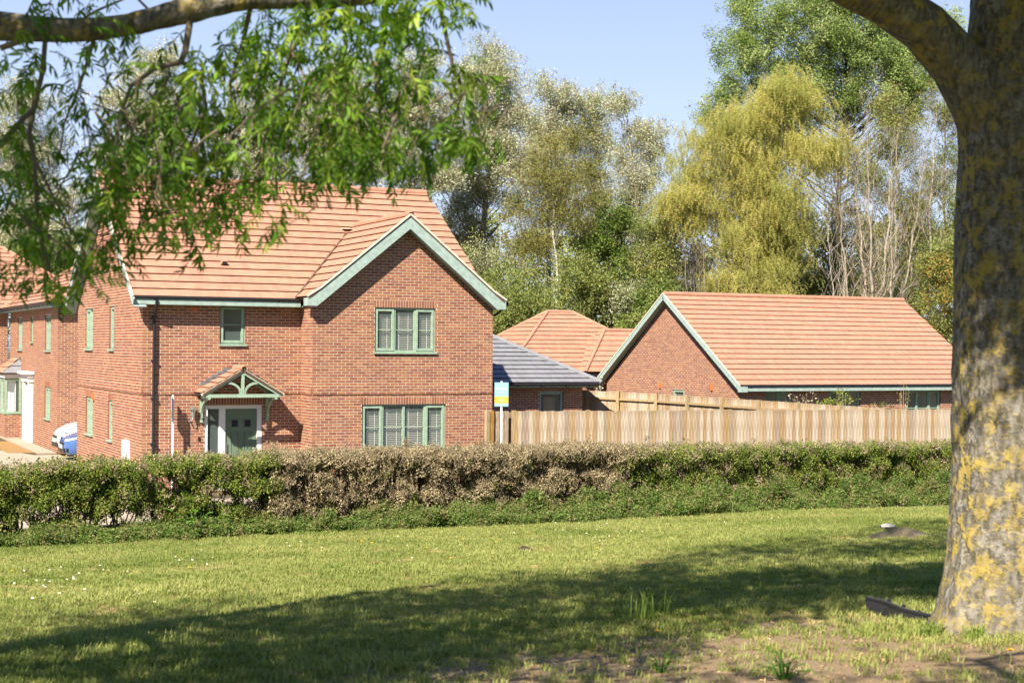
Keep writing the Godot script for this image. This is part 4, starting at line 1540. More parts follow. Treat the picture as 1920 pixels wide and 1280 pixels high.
func pebble(m: MB, o: Vector3, s: Vector3, seed_: int) -> void:
	var r := RandomNumberGenerator.new()
	r.seed = seed_
	var rings := 6
	var seg := 10
	var pts := []
	for i in rings + 1:
		var row := []
		for k in seg:
			var a := PI * i / rings
			var b := TAU * k / seg
			var j := 1.0 + noise2.get_noise_3d(cos(b) * 2 + seed_, cos(a) * 2, sin(b) * 2) * 0.25
			row.append(o + Vector3(sin(a) * cos(b), cos(a), sin(a) * sin(b)) * s * j)
		pts.append(row)
	for i in rings:
		for k in seg:
			var a: Vector3 = pts[i][k]
			var b: Vector3 = pts[i][(k + 1) % seg]
			var c: Vector3 = pts[i + 1][(k + 1) % seg]
			var d: Vector3 = pts[i + 1][k]
			if i == 0:
				m.tri(a, c, d)
			elif i == rings - 1:
				m.tri(a, b, c)
			else:
				m.quad(a, b, c, d)


func mound(called: String, label: String, category: String, at: Vector3, rad: float, hgt: float, c: Color, group := "") -> void:
	var t := thing(called, label, category, at, group)
	var m := MB.new()
	var seg := 22
	var rings := 7
	for i in rings + 1:
		for k in seg:
			var f := float(i) / rings
			var a := TAU * k / seg
			var rr := rad * f * (1.0 + noise2.get_noise_2d(cos(a) * 1.5 + at.x * 9.0, sin(a) * 1.5) * 0.45)
			var o := Vector3(cos(a) * rr, 0, sin(a) * rr)
			var y := hgt * pow(cos(f * PI * 0.5), 1.4) + noise2.get_noise_2d(o.x * 12 + at.x, o.z * 12) * hgt * 0.35 * (1.0 - f)
			y += ground_y(at + o) - ground_y(at) - (0.03 if i == rings else 0.0)
			m.v.append(o + Vector3.UP * y)
			m.n.append((Vector3.UP + o.normalized() * 0.5 * f).normalized())
			m.c.append(c * rng.randf_range(0.7, 1.3))
	for i in rings:
		for k in seg:
			var a := i * seg + k
			var b := i * seg + (k + 1) % seg
			m.ix.append_array(PackedInt32Array([a, a + seg, b + seg, a, b + seg, b]))
	placed(t, "heap", m.mesh(), M.ground, Transform3D.IDENTITY)
	# straws and grass growing through it
	var g := MB.new()
	for i in int(60 + 300 * rad):
		var f := sqrt(rng.randf())
		var a := rng.randf() * TAU
		var o := Vector3(cos(a), 0, sin(a)) * rad * f
		o.y = hgt * pow(cos(f * PI * 0.5), 1.4) * 0.9 + ground_y(at + o) - ground_y(at)
		var an := rng.randf() * TAU
		var d := Vector3(cos(an), rng.randf_range(0.1, 0.7), sin(an)).normalized() * rng.randf_range(0.04, 0.09)
		var s := Vector3(-sin(an), 0, cos(an)) * 0.003
		g.col = c.lerp(Color(0.38, 0.30, 0.15), rng.randf_range(0.2, 1.0))
		g.tri(o - s, o + s, o + d)
	placed(t, "straw", g.mesh(), M.grass, Transform3D.IDENTITY)


# ---------------------------------------------------------------- plants

func cluster_mesh(seed_: int, n: int, rad: float, ll: float, lw: float, twigs := 3) -> ArrayMesh:
	var r := RandomNumberGenerator.new()
	r.seed = seed_
	var m := MB.new()
	for i in n:
		var o := Vector3(r.randfn(0, 1), r.randfn(0, 1), r.randfn(0, 1)).normalized() * rad * pow(r.randf(), 0.45)
		var d := Vector3(r.randfn(0, 1), r.randfn(-0.25, 0.8), r.randfn(0, 1)).normalized()
		var nrm := Vector3(r.randfn(0, 0.8), r.randfn(0.5, 0.7), r.randfn(0, 0.8)).normalized()
		var s := d.cross(nrm).normalized() * lw * 0.5 * r.randf_range(0.7, 1.2)
		var l := ll * r.randf_range(0.65, 1.2)
		var k := r.randf_range(0.82, 1.18)
		m.col = Color(k * r.randf_range(0.94, 1.06), k, k * r.randf_range(0.9, 1.1))
		m.quad(o, o + d * l * 0.5 + s, o + d * l, o + d * l * 0.5 - s)
	for i in twigs:
		m.col = Color(0.9, 0.6, 0.6) * 0.55
		var e := Vector3(r.randfn(0, 1), r.randfn(0.3, 1), r.randfn(0, 1)).normalized() * rad
		m.tube(PackedVector3Array([Vector3.ZERO - e * 0.2, e]), PackedFloat32Array([rad * 0.02, rad * 0.008]), 3)
	return m.mesh()


# a hanging willow switch set with thin leaves
func strand_mesh(seed_: int, ln: float) -> ArrayMesh:
	var r := RandomNumberGenerator.new()
	r.seed = seed_
	var m := MB.new()
	for q in 5:
		var p := Vector3(r.randfn(0, 0.12), r.randf_range(-0.1, 0.15), r.randfn(0, 0.12))
		var d := Vector3(r.randfn(0, 0.5), r.randf_range(-0.5, 0.5), r.randfn(0, 0.5))
		var pts := PackedVector3Array([p])
		var rs := PackedFloat32Array([0.004])
		var steps := 7
		for i in steps:
			d += Vector3(r.randfn(0, 0.1), -0.30, r.randfn(0, 0.1))
			p += d.normalized() * ln / steps
			pts.append(p)
			rs.append(0.003)
			for k in 5:
				var a := r.randf() * TAU
				var o := Vector3(cos(a), r.randf_range(-0.8, 0.3), sin(a)).normalized()
				var l := r.randf_range(0.05, 0.085)
				var s := o.cross(Vector3(r.randfn(0, 1), 1, r.randfn(0, 1))).normalized() * 0.009
				var kk := r.randf_range(0.75, 1.3)
				m.col = Color(kk, kk, kk * 0.9)
				m.quad(p, p + o * l * 0.5 + s, p + o * l, p + o * l * 0.5 - s)
		m.col = Color(0.85, 0.75, 0.6)
		m.tube(pts, rs, 3)
	return m.mesh()


func limb(m: MB, a: Vector3, b: Vector3, r0: float, r1: float, sides: int, bow: Vector3, r: RandomNumberGenerator, wob := 0.05) -> PackedVector3Array:
	var n := clampi(int(a.distance_to(b) / 0.7), 3, 9)
	var pts := PackedVector3Array()
	var rs := PackedFloat32Array()
	var ln := a.distance_to(b)
	for i in n + 1:
		var t := float(i) / n
		var p := a.lerp(b, t) + bow * (4.0 * t * (1.0 - t))
		if i > 0 and i < n:
			p += Vector3(r.randfn(0, 1), r.randfn(0, 0.6), r.randfn(0, 1)) * ln * wob * 0.4
		pts.append(p)
		rs.append(lerpf(r0, r1, pow(t, 0.8)))
	m.tube(pts, rs, sides)
	return pts


# A tree whose crown is spread over lobes [photo x, photo y, radius in photo pixels] at one distance.
func lobed_tree(called: String, label: String, kind: String, px: float, depth: float, lobes: Array, trunk_r: float, bark: Color, tones: Array, mesh_list: Array, per: float, group: String, extra := {}) -> Node3D:
	var r := RandomNumberGenerator.new()
	r.seed = int(px * 13.0 + depth * 7.0)
	var base := at_pixel(px, 650, depth)
	base.y = 0.0
	var t := thing(called, label, kind, base, group)
	var wood := MB.new()
	wood.col = bark
	var top := Vector3(base.x, 2.0, base.z)
	var mid := Vector3.ZERO
	for l in lobes:
		var p := at_pixel(l[0], l[1], depth)
		mid += p / lobes.size()
		if p.y > top.y:
			top = p
	var lead := PackedVector3Array()
	var lr := PackedFloat32Array()
	var steps := 10
	var bend := Vector3(r.randfn(0, 0.25), 0, r.randfn(0, 0.25))
	for i in steps + 1:
		var f := float(i) / steps
		var p := base.lerp(Vector3(top.x, top.y, base.z), f)
		p.x = lerpf(base.x, top.x, f * f)
		p += bend * sin(f * PI) + Vector3(r.randfn(0, 0.08), 0, r.randfn(0, 0.08)) * (1.0 if i > 0 else 0.0)
		lead.append(p - base)
		lr.append(lerpf(trunk_r, 0.03, pow(f, 0.75)) * (1.35 if i == 0 else 1.0))
	wood.tube(lead, lr, 8)
	var ts := []
	var cs := []
	for i in mesh_list.size():
		ts.append([])
		cs.append([])
	var squash: float = extra.get("squash", 1.0)
	for l in lobes:
		var c := at_pixel(l[0], l[1], depth) - base
		var rad: float = l[2] / FOCAL * depth
		c += Vector3(0, 0, r.randf_range(-0.5, 0.5) * rad)
		var tips := int(clampf(rad * rad * 5.0, 6, 26))
		for k in tips:
			var dir := Vector3(r.randfn(0, 1), r.randfn(0.15, 1) * squash, r.randfn(0, 1)).normalized()
			var tip := c + dir * rad * pow(r.randf(), 0.35) * r.randf_range(0.85, 1.1)
			# join the trunk lower down and rise
			var hor := Vector2(tip.x - c.x * 0.0, tip.z).length()
			var jy := clampf(tip.y - maxf(1.2, hor * r.randf_range(0.7, 1.4)), 0.8, tip.y - 0.3)
			var jf := clampf(jy / maxf(0.1, lead[steps].y), 0.02, 0.98) * steps
			var ji := int(jf)
			var j := lead[ji].lerp(lead[mini(ji + 1, steps)], jf - ji)
			var br := clampf(lr[ji] * 0.4, 0.018, 0.075) * (1.0 if k % 4 == 0 else 0.55)
			var pts := limb(wood, j, tip, br, 0.012, 5 if k % 4 == 0 else 3, Vector3(0, -0.05, 0) * (tip - j).length() + Vector3(r.randfn(0, 0.1), 0, r.randfn(0, 0.1)), r)
			for q in 2:
				var s := pts[maxi(1, pts.size() - 2 - q)]
				wood.tube(PackedVector3Array([s, s + Vector3(r.randfn(0, 0.5), r.randf_range(0.0, 0.7), r.randfn(0, 0.5))]), PackedFloat32Array([0.014, 0.006]), 3)
			var n := int(per * r.randf_range(0.6, 1.4))
			var tone: Color = tones[r.randi() % tones.size()]
			for q in n:
				var back := r.randf() * 0.35
				var p := tip.lerp(pts[pts.size() - 2], back) + Vector3(r.randfn(0, 1), r.randfn(0, 0.8), r.randfn(0, 1)) * float(extra.get("sigma", 0.42))
				var mi := r.randi() % mesh_list.size()
				var sc := r.randf_range(0.7, 1.25) * float(extra.get("scale", 1.0))
				var bs: Basis
				if extra.has("hang"):
					bs = Basis(Vector3.UP, r.randf() * TAU) * Basis.from_scale(Vector3(sc, sc * r.randf_range(0.7, 1.3), sc))
				else:
					bs = Basis(Vector3(r.randfn(0, 1), r.randfn(0, 1), r.randfn(0, 1)).normalized(), r.randf() * 0.9) * Basis(Vector3.UP, r.randf() * TAU) * Basis.from_scale(Vector3.ONE * sc)
				ts[mi].append(Transform3D(bs, p))
				var cc: Color = tone.lerp(tones[r.randi() % tones.size()], r.randf() * 0.6)
				cs[mi].append(cc * r.randf_range(0.82, 1.18))
	placed(t, extra.get("wood", "trunk"), wood.mesh(), M.bark_pale, Transform3D.IDENTITY)
	for i in mesh_list.size():
		if ts[i].size():
			multi(t, extra.get("crown", "crown"), mesh_list[i], M.leaf, ts[i], cs[i]).set_meta("kind", "stuff")
	return t


func twigging(m: MB, p: Vector3, d: Vector3, ln: float, rad: float, depth: int, r: RandomNumberGenerator, tips: Array, spread := 0.5, lift := 0.25) -> void:
	var n := 4
	var pts := PackedVector3Array([p])
	var rs := PackedFloat32Array([rad])
	var q := p
	var dd := d
	for i in n:
		dd = (dd + Vector3(r.randfn(0, 0.13), r.randfn(lift * 0.25, 0.08), r.randfn(0, 0.13))).normalized()
		q += dd * ln / n
		pts.append(q)
		rs.append(rad * lerpf(1.0, 0.62, float(i + 1) / n))
	m.tube(pts, rs, 6 if depth > 3 else 3)
	if depth == 0:
		tips.append(q)
		return
	var k := r.randi_range(2, 3)
	for i in k:
		var a := r.randf() * TAU
		var side := dd.cross(Vector3(cos(a), 0.3, sin(a))).normalized()
		twigging(m, q, (dd + side * r.randf_range(spread * 0.5, spread * 1.3) + Vector3.UP * lift * 0.5).normalized(), ln * r.randf_range(0.6, 0.85), rad * 0.6, depth - 1, r, tips, spread, lift)
	for i in 2:
		var s := pts[r.randi_range(1, n - 1)]
		var a := r.randf() * TAU
		twigging(m, s, (dd * 0.6 + Vector3(cos(a), 0.25, sin(a)) * spread * 1.6).normalized(), ln * r.randf_range(0.4, 0.6), rad * 0.35, maxi(0, depth - 2), r, tips, spread, lift)


func bare_tree(label: String, px: float, depth: float, top_px: float, rad: float, bark: Color, levels: int, spread: float, lean := Vector3.ZERO, trunk_share := 0.42, buds := 0, called := "bare_tree") -> void:
	var r := RandomNumberGenerator.new()
	r.seed = int(px * 31.0)
	var base := at_pixel(px, 650, depth)
	base.y = 0.0
	var hgt := at_pixel(px, top_px, depth).y
	var t := thing(called, label, "tree", base, "trees along the edge of the wood")
	var m := MB.new()
	m.col = bark
	var tips := []
	var stems := levels - 2 if trunk_share < 0.5 else 1
	for k in stems:
		var a := TAU * k / stems + r.randf()
		var head := Vector3(cos(a), 0, sin(a)) * hgt * spread * 0.22 * (1.0 if stems > 1 else 0.2) + lean * hgt + Vector3.UP * hgt * r.randf_range(0.86, 1.0)
		var pts := PackedVector3Array()
		var rs := PackedFloat32Array()
		var n := 16
		for i in n + 1:
			var f := float(i) / n
			var p := Vector3(head.x * pow(f, 1.35), head.y * f, head.z * pow(f, 1.35))
			if i > 0:
				p += Vector3(r.randfn(0, 0.05), 0, r.randfn(0, 0.05))
			pts.append(p)
			rs.append(rad * (0.8 if stems > 1 else 1.0) * lerpf(1.0, 0.06, pow(f, 0.85)) * (1.3 if i == 0 else 1.0))
		m.tube(pts, rs, 7)
		for i in range(int(n * trunk_share * 0.7), n):
			for q in 2:
				var f := (i + r.randf()) / n
				var b := r.randf() * TAU
				var from := pts[i].lerp(pts[i + 1], r.randf())
				var d := (Vector3(cos(b), 0, sin(b)) * spread * r.randf_range(1.0, 1.9) + Vector3.UP).normalized()
				var ln := lerpf(1.5, 0.6, f) * r.randf_range(0.6, 1.25)
				twigging(m, from, d, ln, maxf(0.012, rs[i] * 0.42), 2 if levels > 3 else 1, r, tips, 0.55, 0.35)
	placed(t, "trunk", m.mesh(), M.bark_pale, Transform3D.IDENTITY)
	if buds > 0:
		var ts := []
		var cs := []
		for q in tips:
			for k in buds:
				ts.append(Transform3D(Basis(Vector3.UP, r.randf() * TAU) * Basis.from_scale(Vector3.ONE * r.randf_range(0.5, 0.9)), q + Vector3(r.randfn(0, 0.2), r.randfn(-0.1, 0.25), r.randfn(0, 0.2))))
				cs.append(Color(0.17, 0.18, 0.05).lerp(Color(0.25, 0.25, 0.10), r.randf()))
		multi(t, "crown", sparse_leaves, M.leaf, ts, cs).set_meta("kind", "stuff")


var sparse_leaves: ArrayMesh
const SILVER := [Color(0.49, 0.52, 0.35), Color(0.55, 0.57, 0.41), Color(0.42, 0.46, 0.27), Color(0.60, 0.61, 0.48)]  # leaf tones lightened in place of distance haze
const OLIVE := [Color(0.30, 0.31, 0.095), Color(0.37, 0.355, 0.12), Color(0.25, 0.275, 0.08)]
const FRESH := [Color(0.26, 0.31, 0.095), Color(0.32, 0.36, 0.12), Color(0.20, 0.255, 0.07)]  # greyed to put some distance haze into the leaf colour
const DEEP := [Color(0.12, 0.18, 0.04), Color(0.17, 0.225, 0.05), Color(0.09, 0.14, 0.03)]
const ASPEN := [Color(0.25, 0.34, 0.10), Color(0.40, 0.48, 0.21), Color(0.18, 0.26, 0.065)]
const GOLD := [Color(0.54, 0.52, 0.19), Color(0.61, 0.57, 0.23), Color(0.45, 0.47, 0.17)]  # willow tones paled, haze painted into the colour
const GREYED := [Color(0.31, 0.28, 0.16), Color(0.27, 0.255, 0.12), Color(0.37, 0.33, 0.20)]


func make_background_trees() -> void:
	sparse_leaves = cluster_mesh(15, 9, 0.30, 0.10, 0.06, 3)
	var small := [cluster_mesh(11, 30, 0.36, 0.095, 0.065), cluster_mesh(12, 28, 0.33, 0.10, 0.066)]
	var airy := [cluster_mesh(13, 22, 0.38, 0.088, 0.06, 4), cluster_mesh(14, 20, 0.36, 0.092, 0.06, 4)]
	var dense := [cluster_mesh(16, 30, 0.32, 0.13, 0.09, 2), cluster_mesh(17, 28, 0.34, 0.12, 0.09, 2)]
	var fine := [cluster_mesh(18, 30, 0.40, 0.075, 0.04, 5), cluster_mesh(19, 26, 0.36, 0.08, 0.045, 5)]
	var hang := [strand_mesh(21, 0.5), strand_mesh(22, 0.72)]
	var pale := Color(0.40, 0.36, 0.29)
	var brown := Color(0.22, 0.18, 0.13)
	var g := "trees along the edge of the wood"
	# silver poplars
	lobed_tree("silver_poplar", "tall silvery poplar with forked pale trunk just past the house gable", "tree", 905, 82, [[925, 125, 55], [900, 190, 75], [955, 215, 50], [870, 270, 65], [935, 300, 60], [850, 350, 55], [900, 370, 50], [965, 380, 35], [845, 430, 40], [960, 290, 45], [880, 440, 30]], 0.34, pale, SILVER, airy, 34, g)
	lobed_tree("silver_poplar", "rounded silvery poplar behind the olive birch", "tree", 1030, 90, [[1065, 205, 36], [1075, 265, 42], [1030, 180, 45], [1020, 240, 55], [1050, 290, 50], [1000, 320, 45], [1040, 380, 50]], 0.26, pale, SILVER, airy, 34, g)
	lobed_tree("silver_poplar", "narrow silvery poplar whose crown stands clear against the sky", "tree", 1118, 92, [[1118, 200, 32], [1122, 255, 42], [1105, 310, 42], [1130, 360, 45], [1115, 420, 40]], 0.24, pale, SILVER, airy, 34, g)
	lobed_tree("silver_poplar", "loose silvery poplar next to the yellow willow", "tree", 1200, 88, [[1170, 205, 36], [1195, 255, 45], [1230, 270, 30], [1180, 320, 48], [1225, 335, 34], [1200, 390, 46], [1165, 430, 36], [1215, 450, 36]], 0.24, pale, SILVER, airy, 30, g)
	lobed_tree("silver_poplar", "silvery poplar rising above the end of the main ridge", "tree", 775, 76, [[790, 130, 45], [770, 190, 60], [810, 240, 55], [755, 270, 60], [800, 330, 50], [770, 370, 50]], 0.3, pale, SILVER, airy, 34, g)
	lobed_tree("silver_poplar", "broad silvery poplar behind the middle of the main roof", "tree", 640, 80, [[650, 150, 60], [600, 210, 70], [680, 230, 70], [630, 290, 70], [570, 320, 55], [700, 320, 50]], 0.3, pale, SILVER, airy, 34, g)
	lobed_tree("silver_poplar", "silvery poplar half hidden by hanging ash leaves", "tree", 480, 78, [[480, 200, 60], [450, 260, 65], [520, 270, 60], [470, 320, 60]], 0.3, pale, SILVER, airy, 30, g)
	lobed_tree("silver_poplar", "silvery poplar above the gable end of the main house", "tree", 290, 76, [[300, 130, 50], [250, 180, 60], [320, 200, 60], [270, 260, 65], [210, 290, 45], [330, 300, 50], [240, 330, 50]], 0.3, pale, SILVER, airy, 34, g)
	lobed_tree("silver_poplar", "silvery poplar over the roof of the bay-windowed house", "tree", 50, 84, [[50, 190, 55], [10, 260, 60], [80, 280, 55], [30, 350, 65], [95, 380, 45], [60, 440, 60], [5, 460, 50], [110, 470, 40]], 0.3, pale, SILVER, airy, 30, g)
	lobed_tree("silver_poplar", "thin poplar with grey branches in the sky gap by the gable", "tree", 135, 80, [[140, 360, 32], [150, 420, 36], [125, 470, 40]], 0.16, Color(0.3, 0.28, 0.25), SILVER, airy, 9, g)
	# birches and middle storey
	lobed_tree("birch_tree", "olive-green birch with slender white trunk behind the hipped roof", "tree", 1026, 77, [[1030, 290, 36], [1010, 340, 45], [1050, 360, 40], [990, 400, 42], [1040, 420, 45], [1015, 470, 45], [975, 460, 34]], 0.11, Color(0.62, 0.60, 0.55), OLIVE, fine, 20, g)
	lobed_tree("birch_tree", "taller olive birch between two silver poplars", "tree", 1085, 80, [[1085, 265, 30], [1075, 320, 36], [1100, 360, 38], [1085, 420, 40], [1110, 470, 36]], 0.12, Color(0.55, 0.52, 0.46), OLIVE, fine, 18, g)
	lobed_tree("ivy_clad_tree", "dark ivy-clad tree trunk in the wood behind hipped bungalow", "tree", 1145, 78, [[1150, 400, 24], [1145, 450, 34], [1160, 500, 42], [1135, 550, 46], [1165, 590, 44]], 0.2, brown, DEEP, dense, 24, g)
	lobed_tree("green_maple", "fresh green maple just behind the hipped orange roof", "tree", 1105, 76, [[1100, 490, 44], [1070, 530, 46], [1120, 545, 48], [1090, 585, 44]], 0.14, brown, FRESH, small, 22, g)
	lobed_tree("green_maple", "fresh green young maple beside the wing's gutter end", "tree", 960, 72, [[955, 540, 40], [940, 580, 40], [975, 585, 44], [995, 545, 44], [950, 610, 40]], 0.12, brown, FRESH, small, 22, g)
	lobed_tree("green_maple", "yellow-green maple between poplars and willow", "tree", 1235, 77, [[1230, 430, 38], [1215, 480, 42], [1250, 490, 40], [1225, 540, 46], [1195, 520, 40]], 0.14, brown, FRESH + OLIVE, small, 20, g)
	lobed_tree("hawthorn_bush", "hawthorn bush covered in white blossom above the hipped roof", "bush", 1190, 76, [[1180, 575, 26], [1195, 555, 22], [1168, 560, 20]], 0.08, brown, [Color(0.5, 0.52, 0.4), Color(0.42, 0.45, 0.3), Color(0.2, 0.26, 0.1)], small, 20, g)
	lobed_tree("dark_bush", "dark green bush filling the gap beside the steep gable", "bush", 1225, 75, [[1215, 590, 34], [1240, 570, 30], [1195, 605, 28], [1230, 555, 26]], 0.08, brown, DEEP + FRESH, dense, 22, g)
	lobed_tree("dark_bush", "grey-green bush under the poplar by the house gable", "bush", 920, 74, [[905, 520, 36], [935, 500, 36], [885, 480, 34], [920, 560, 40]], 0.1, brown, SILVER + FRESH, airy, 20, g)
	# willow
	lobed_tree("weeping_willow", "large golden weeping willow above the bungalow's steep gable", "tree", 1455, 75, [[1475, 165, 42], [1440, 190, 50], [1500, 190, 42], [1400, 230, 58], [1470, 260, 60], [1350, 280, 58], [1305, 335, 50], [1270, 375, 32], [1390, 330, 66], [1520, 270, 40], [1340, 400, 50], [1430, 400, 66], [1400, 470, 56], [1470, 470, 52], [1370, 520, 44], [1440, 530, 46], [1500, 400, 46]], 0.3, Color(0.42, 0.36, 0.24), GOLD, hang, 44, g, {"hang": 1, "sigma": 0.5, "scale": 1.0})
	# aspen behind
	lobed_tree("tall_aspen", "very tall green aspen towering behind the golden willow", "tree", 1560, 92, [[1420, 40, 60], [1385, 110, 44], [1450, 110, 62], [1510, 50, 70], [1590, 30, 75], [1660, 70, 72], [1560, 120, 70], [1640, 150, 66], [1710, 130, 60], [1500, -40, 80], [1620, -60, 90], [1350, 180, 30], [1325, 215, 22], [1740, 60, 56], [1700, 200, 50], [1560, 190, 50], [1480, 180, 40]], 0.30, Color(0.20, 0.18, 0.14), ASPEN, small, 24, g, {"scale": 1.1})
	# bare and half-leafed trees
	bare_tree("bare grey ash with many upright stems behind the bungalow ridge", 1640, 74, 205, 0.17, Color(0.46, 0.41, 0.33), 5, 0.42, Vector3(-0.02, 0, 0), 0.36)
	bare_tree("bare ash leaning away from the golden willow", 1605, 76, 215, 0.14, Color(0.44, 0.39, 0.31), 5, 0.5, Vector3(-0.05, 0, 0), 0.40)
	bare_tree("bare pale-stemmed ash beside the tall birch trunk", 1672, 77, 225, 0.13, Color(0.48, 0.43, 0.35), 5, 0.4, Vector3(0.05, 0, 0), 0.42)
	bare_tree("half-leafed birch with straight pale trunk beyond the bungalow's verge", 1738, 73, 130, 0.15, Color(0.52, 0.47, 0.40), 5, 0.5, Vector3.ZERO, 0.55, 2, "birch_tree")
	bare_tree("slender budding birch among the bare ash stems", 1705, 80, 260, 0.10, Color(0.42, 0.38, 0.30), 4, 0.5, Vector3.ZERO, 0.5, 2, "birch_tree")
	bare_tree("dead white sapling in front of the willow's drooping strands", 1578, 72, 395, 0.06, Color(0.66, 0.63, 0.57), 3, 0.55, Vector3(-0.12, 0, 0), 0.3)
	bare_tree("grey leafless thicket tree beneath the willow's edge", 1300, 76, 400, 0.10, Color(0.36, 0.32, 0.26), 5, 0.6, Vector3.ZERO, 0.25)
	bare_tree("twiggy leafless tree between willow and bungalow gable", 1345, 74, 440, 0.09, Color(0.38, 0.34, 0.27), 4, 0.6, Vector3(0.05, 0, 0), 0.25)
	# green middle storey behind the bungalow
	lobed_tree("young_sycamore", "light green sycamore standing behind the bare ash stems", "tree", 1690, 82, [[1640, 255, 46], [1600, 300, 50], [1705, 235, 44], [1660, 200, 34], [1690, 300, 40], [1660, 350, 46], [1715, 370, 46], [1640, 410, 46], [1690, 440, 54], [1730, 450, 40], [1650, 490, 50], [1700, 520, 50]], 0.14, Color(0.36, 0.32, 0.26), FRESH + OLIVE, airy, 17, g)
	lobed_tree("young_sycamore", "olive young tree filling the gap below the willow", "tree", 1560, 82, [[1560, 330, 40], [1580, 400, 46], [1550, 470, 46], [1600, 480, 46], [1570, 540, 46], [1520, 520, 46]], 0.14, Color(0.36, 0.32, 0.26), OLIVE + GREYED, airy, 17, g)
	lobed_tree("hornbeam", "olive hornbeam filling the sky beside the lichened trunk", "tree", 1775, 86, [[1765, 215, 42], [1790, 290, 46], [1760, 340, 40], [1790, 400, 46], [1765, 450, 40]], 0.16, brown, OLIVE + FRESH, airy, 22, g)
	lobed_tree("field_maple", "orange-tinted field maple by the bungalow's far verge", "tree", 1768, 71, [[1765, 480, 30], [1780, 530, 34], [1758, 560, 34], [1785, 600, 36], [1765, 620, 34], [1750, 510, 26]], 0.1, brown, FRESH + [Color(0.36, 0.25, 0.06)], small, 18, g)
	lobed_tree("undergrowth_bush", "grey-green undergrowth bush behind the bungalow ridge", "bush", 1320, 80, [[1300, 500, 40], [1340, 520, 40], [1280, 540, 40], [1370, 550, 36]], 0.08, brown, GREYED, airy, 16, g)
	lobed_tree("undergrowth_bush", "dense olive undergrowth bush behind the ridge's middle", "bush", 1480, 80, [[1440, 540, 40], [1490, 545, 40], [1530, 550, 40]], 0.08, brown, OLIVE + DEEP, small, 18, g)
	lobed_tree("undergrowth_bush", "leafy undergrowth bush at the foot of the ash stems", "bush", 1640, 79, [[1600, 545, 40], [1650, 550, 40], [1690, 560, 40], [1725, 580, 36]], 0.08, brown, FRESH + OLIVE, small, 18, g)
	lobed_tree("yew_tree", "dark evergreen yew behind the bay-windowed house's roof", "tree", 90, 80, [[70, 510, 40], [110, 500, 40], [40, 500, 40], [130, 530, 34]], 0.15, brown, DEEP, dense, 20, g)
	# far wood, one mass
	var r := RandomNumberGenerator.new()
	r.seed = 5150
	var ts := []
	var cs := []
	for i in 9000:
		var x := r.randf_range(-700, 2700)
		var d := r.randf_range(96, 112)
		var hi := 400.0 + 60.0 * noise.get_noise_2d(x * 0.02, 3.0) + 70.0 * noise.get_noise_2d(x * 0.1, 9.0)
		var y := lerpf(hi, 650, pow(r.randf(), 0.8))
		ts.append(Transform3D(Basis(Vector3(r.randfn(0, 1), r.randfn(0, 1), r.randfn(0, 1)).normalized(), r.randf() * TAU) * Basis.from_scale(Vector3.ONE * r.randf_range(1.2, 2.4)), at_pixel(x, y, d)))
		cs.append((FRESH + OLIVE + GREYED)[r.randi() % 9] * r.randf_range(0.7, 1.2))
	var fw := multi(null, "distant_wood", dense[0], M.leaf, ts, cs)
	fw.set_meta("kind", "stuff")
	tag(fw, "mass of distant green woodland seen between the trunks", "woodland")
	# garden shrubs behind the rail fence
	leafy_shrub("garden_shrub", "upright yellow-green shrub in front of the bungalow window", at_pixel(1578, 752, 47.5), 0.55, 0.28, Color(0.26, 0.30, 0.05), 90)
	leafy_shrub("garden_shrub", "low rounded lime shrub beside the bungalow window", at_pixel(1552, 760, 47.0), 0.25, 0.45, Color(0.20, 0.24, 0.04), 120)
	leafy_shrub("garden_shrub", "dark rounded shrub peeping over the pale fence", at_pixel(1648, 764, 46.0), 0.22, 0.26, Color(0.07, 0.12, 0.03), 90)
	leafy_shrub("blossom_shrub", "pale budding shrub against the bungalow's shaded wall", at_pixel(1505, 752, 47.5), 0.42, 0.45, Color(0.50, 0.42, 0.30), 34)
	leafy_shrub("blossom_shrub", "white rose shrub by the hipped bungalow's door", at_pixel(1122, 722, 54.5), 0.32, 0.22, Color(0.55, 0.5, 0.40), 40)
	leafy_shrub("lanky_sapling", "single lanky leafing sapling leaning over the fence", at_pixel(1692, 762, 46.0), 1.0, 0.20, Color(0.25, 0.24, 0.08), 26)


func leafy_shrub(called: String, label: String, at: Vector3, above: float, wide: float, c: Color, n: int) -> void:
	var r := RandomNumberGenerator.new()
	r.seed = int(at.x * 100)
	var base := Vector3(at.x, 0, at.z)
	var t := thing(called, label, "shrub", base)
	var w := MB.new()
	w.col = Color(0.3, 0.24, 0.16)
	var lv := MB.new()
	for i in 8:
		var tip := Vector3(r.randf_range(-1, 1) * wide, at.y + above * r.randf_range(0.3, 1.0), r.randf_range(-1, 1) * wide)
		w.tube(PackedVector3Array([Vector3(tip.x * 0.2, 0, tip.z * 0.2), tip * Vector3(0.6, 0.6, 0.6), tip]), PackedFloat32Array([0.008, 0.006, 0.003]), 4)
		for k in n / 3:
			var p := tip + Vector3(r.randfn(0, 0.07), -r.randf() * 0.9 * (above + 0.3), r.randfn(0, 0.07))
			var d := Vector3(r.randfn(0, 1), r.randfn(0.4, 0.6), r.randfn(0, 1)).normalized() * r.randf_range(0.05, 0.10)
			var s := d.cross(Vector3(r.randfn(0, 1), 1, r.randfn(0, 1))).normalized() * 0.026
			lv.col = c * r.randf_range(0.7, 1.35)
			lv.quad(p, p + d * 0.5 + s, p + d, p + d * 0.5 - s)
	placed(t, "stems", w.mesh(), M.twig, Transform3D.IDENTITY)
	placed(t, "foliage", lv.mesh(), M.leaf, Transform3D.IDENTITY)


# ---------------------------------------------------------------- hedge and herbs

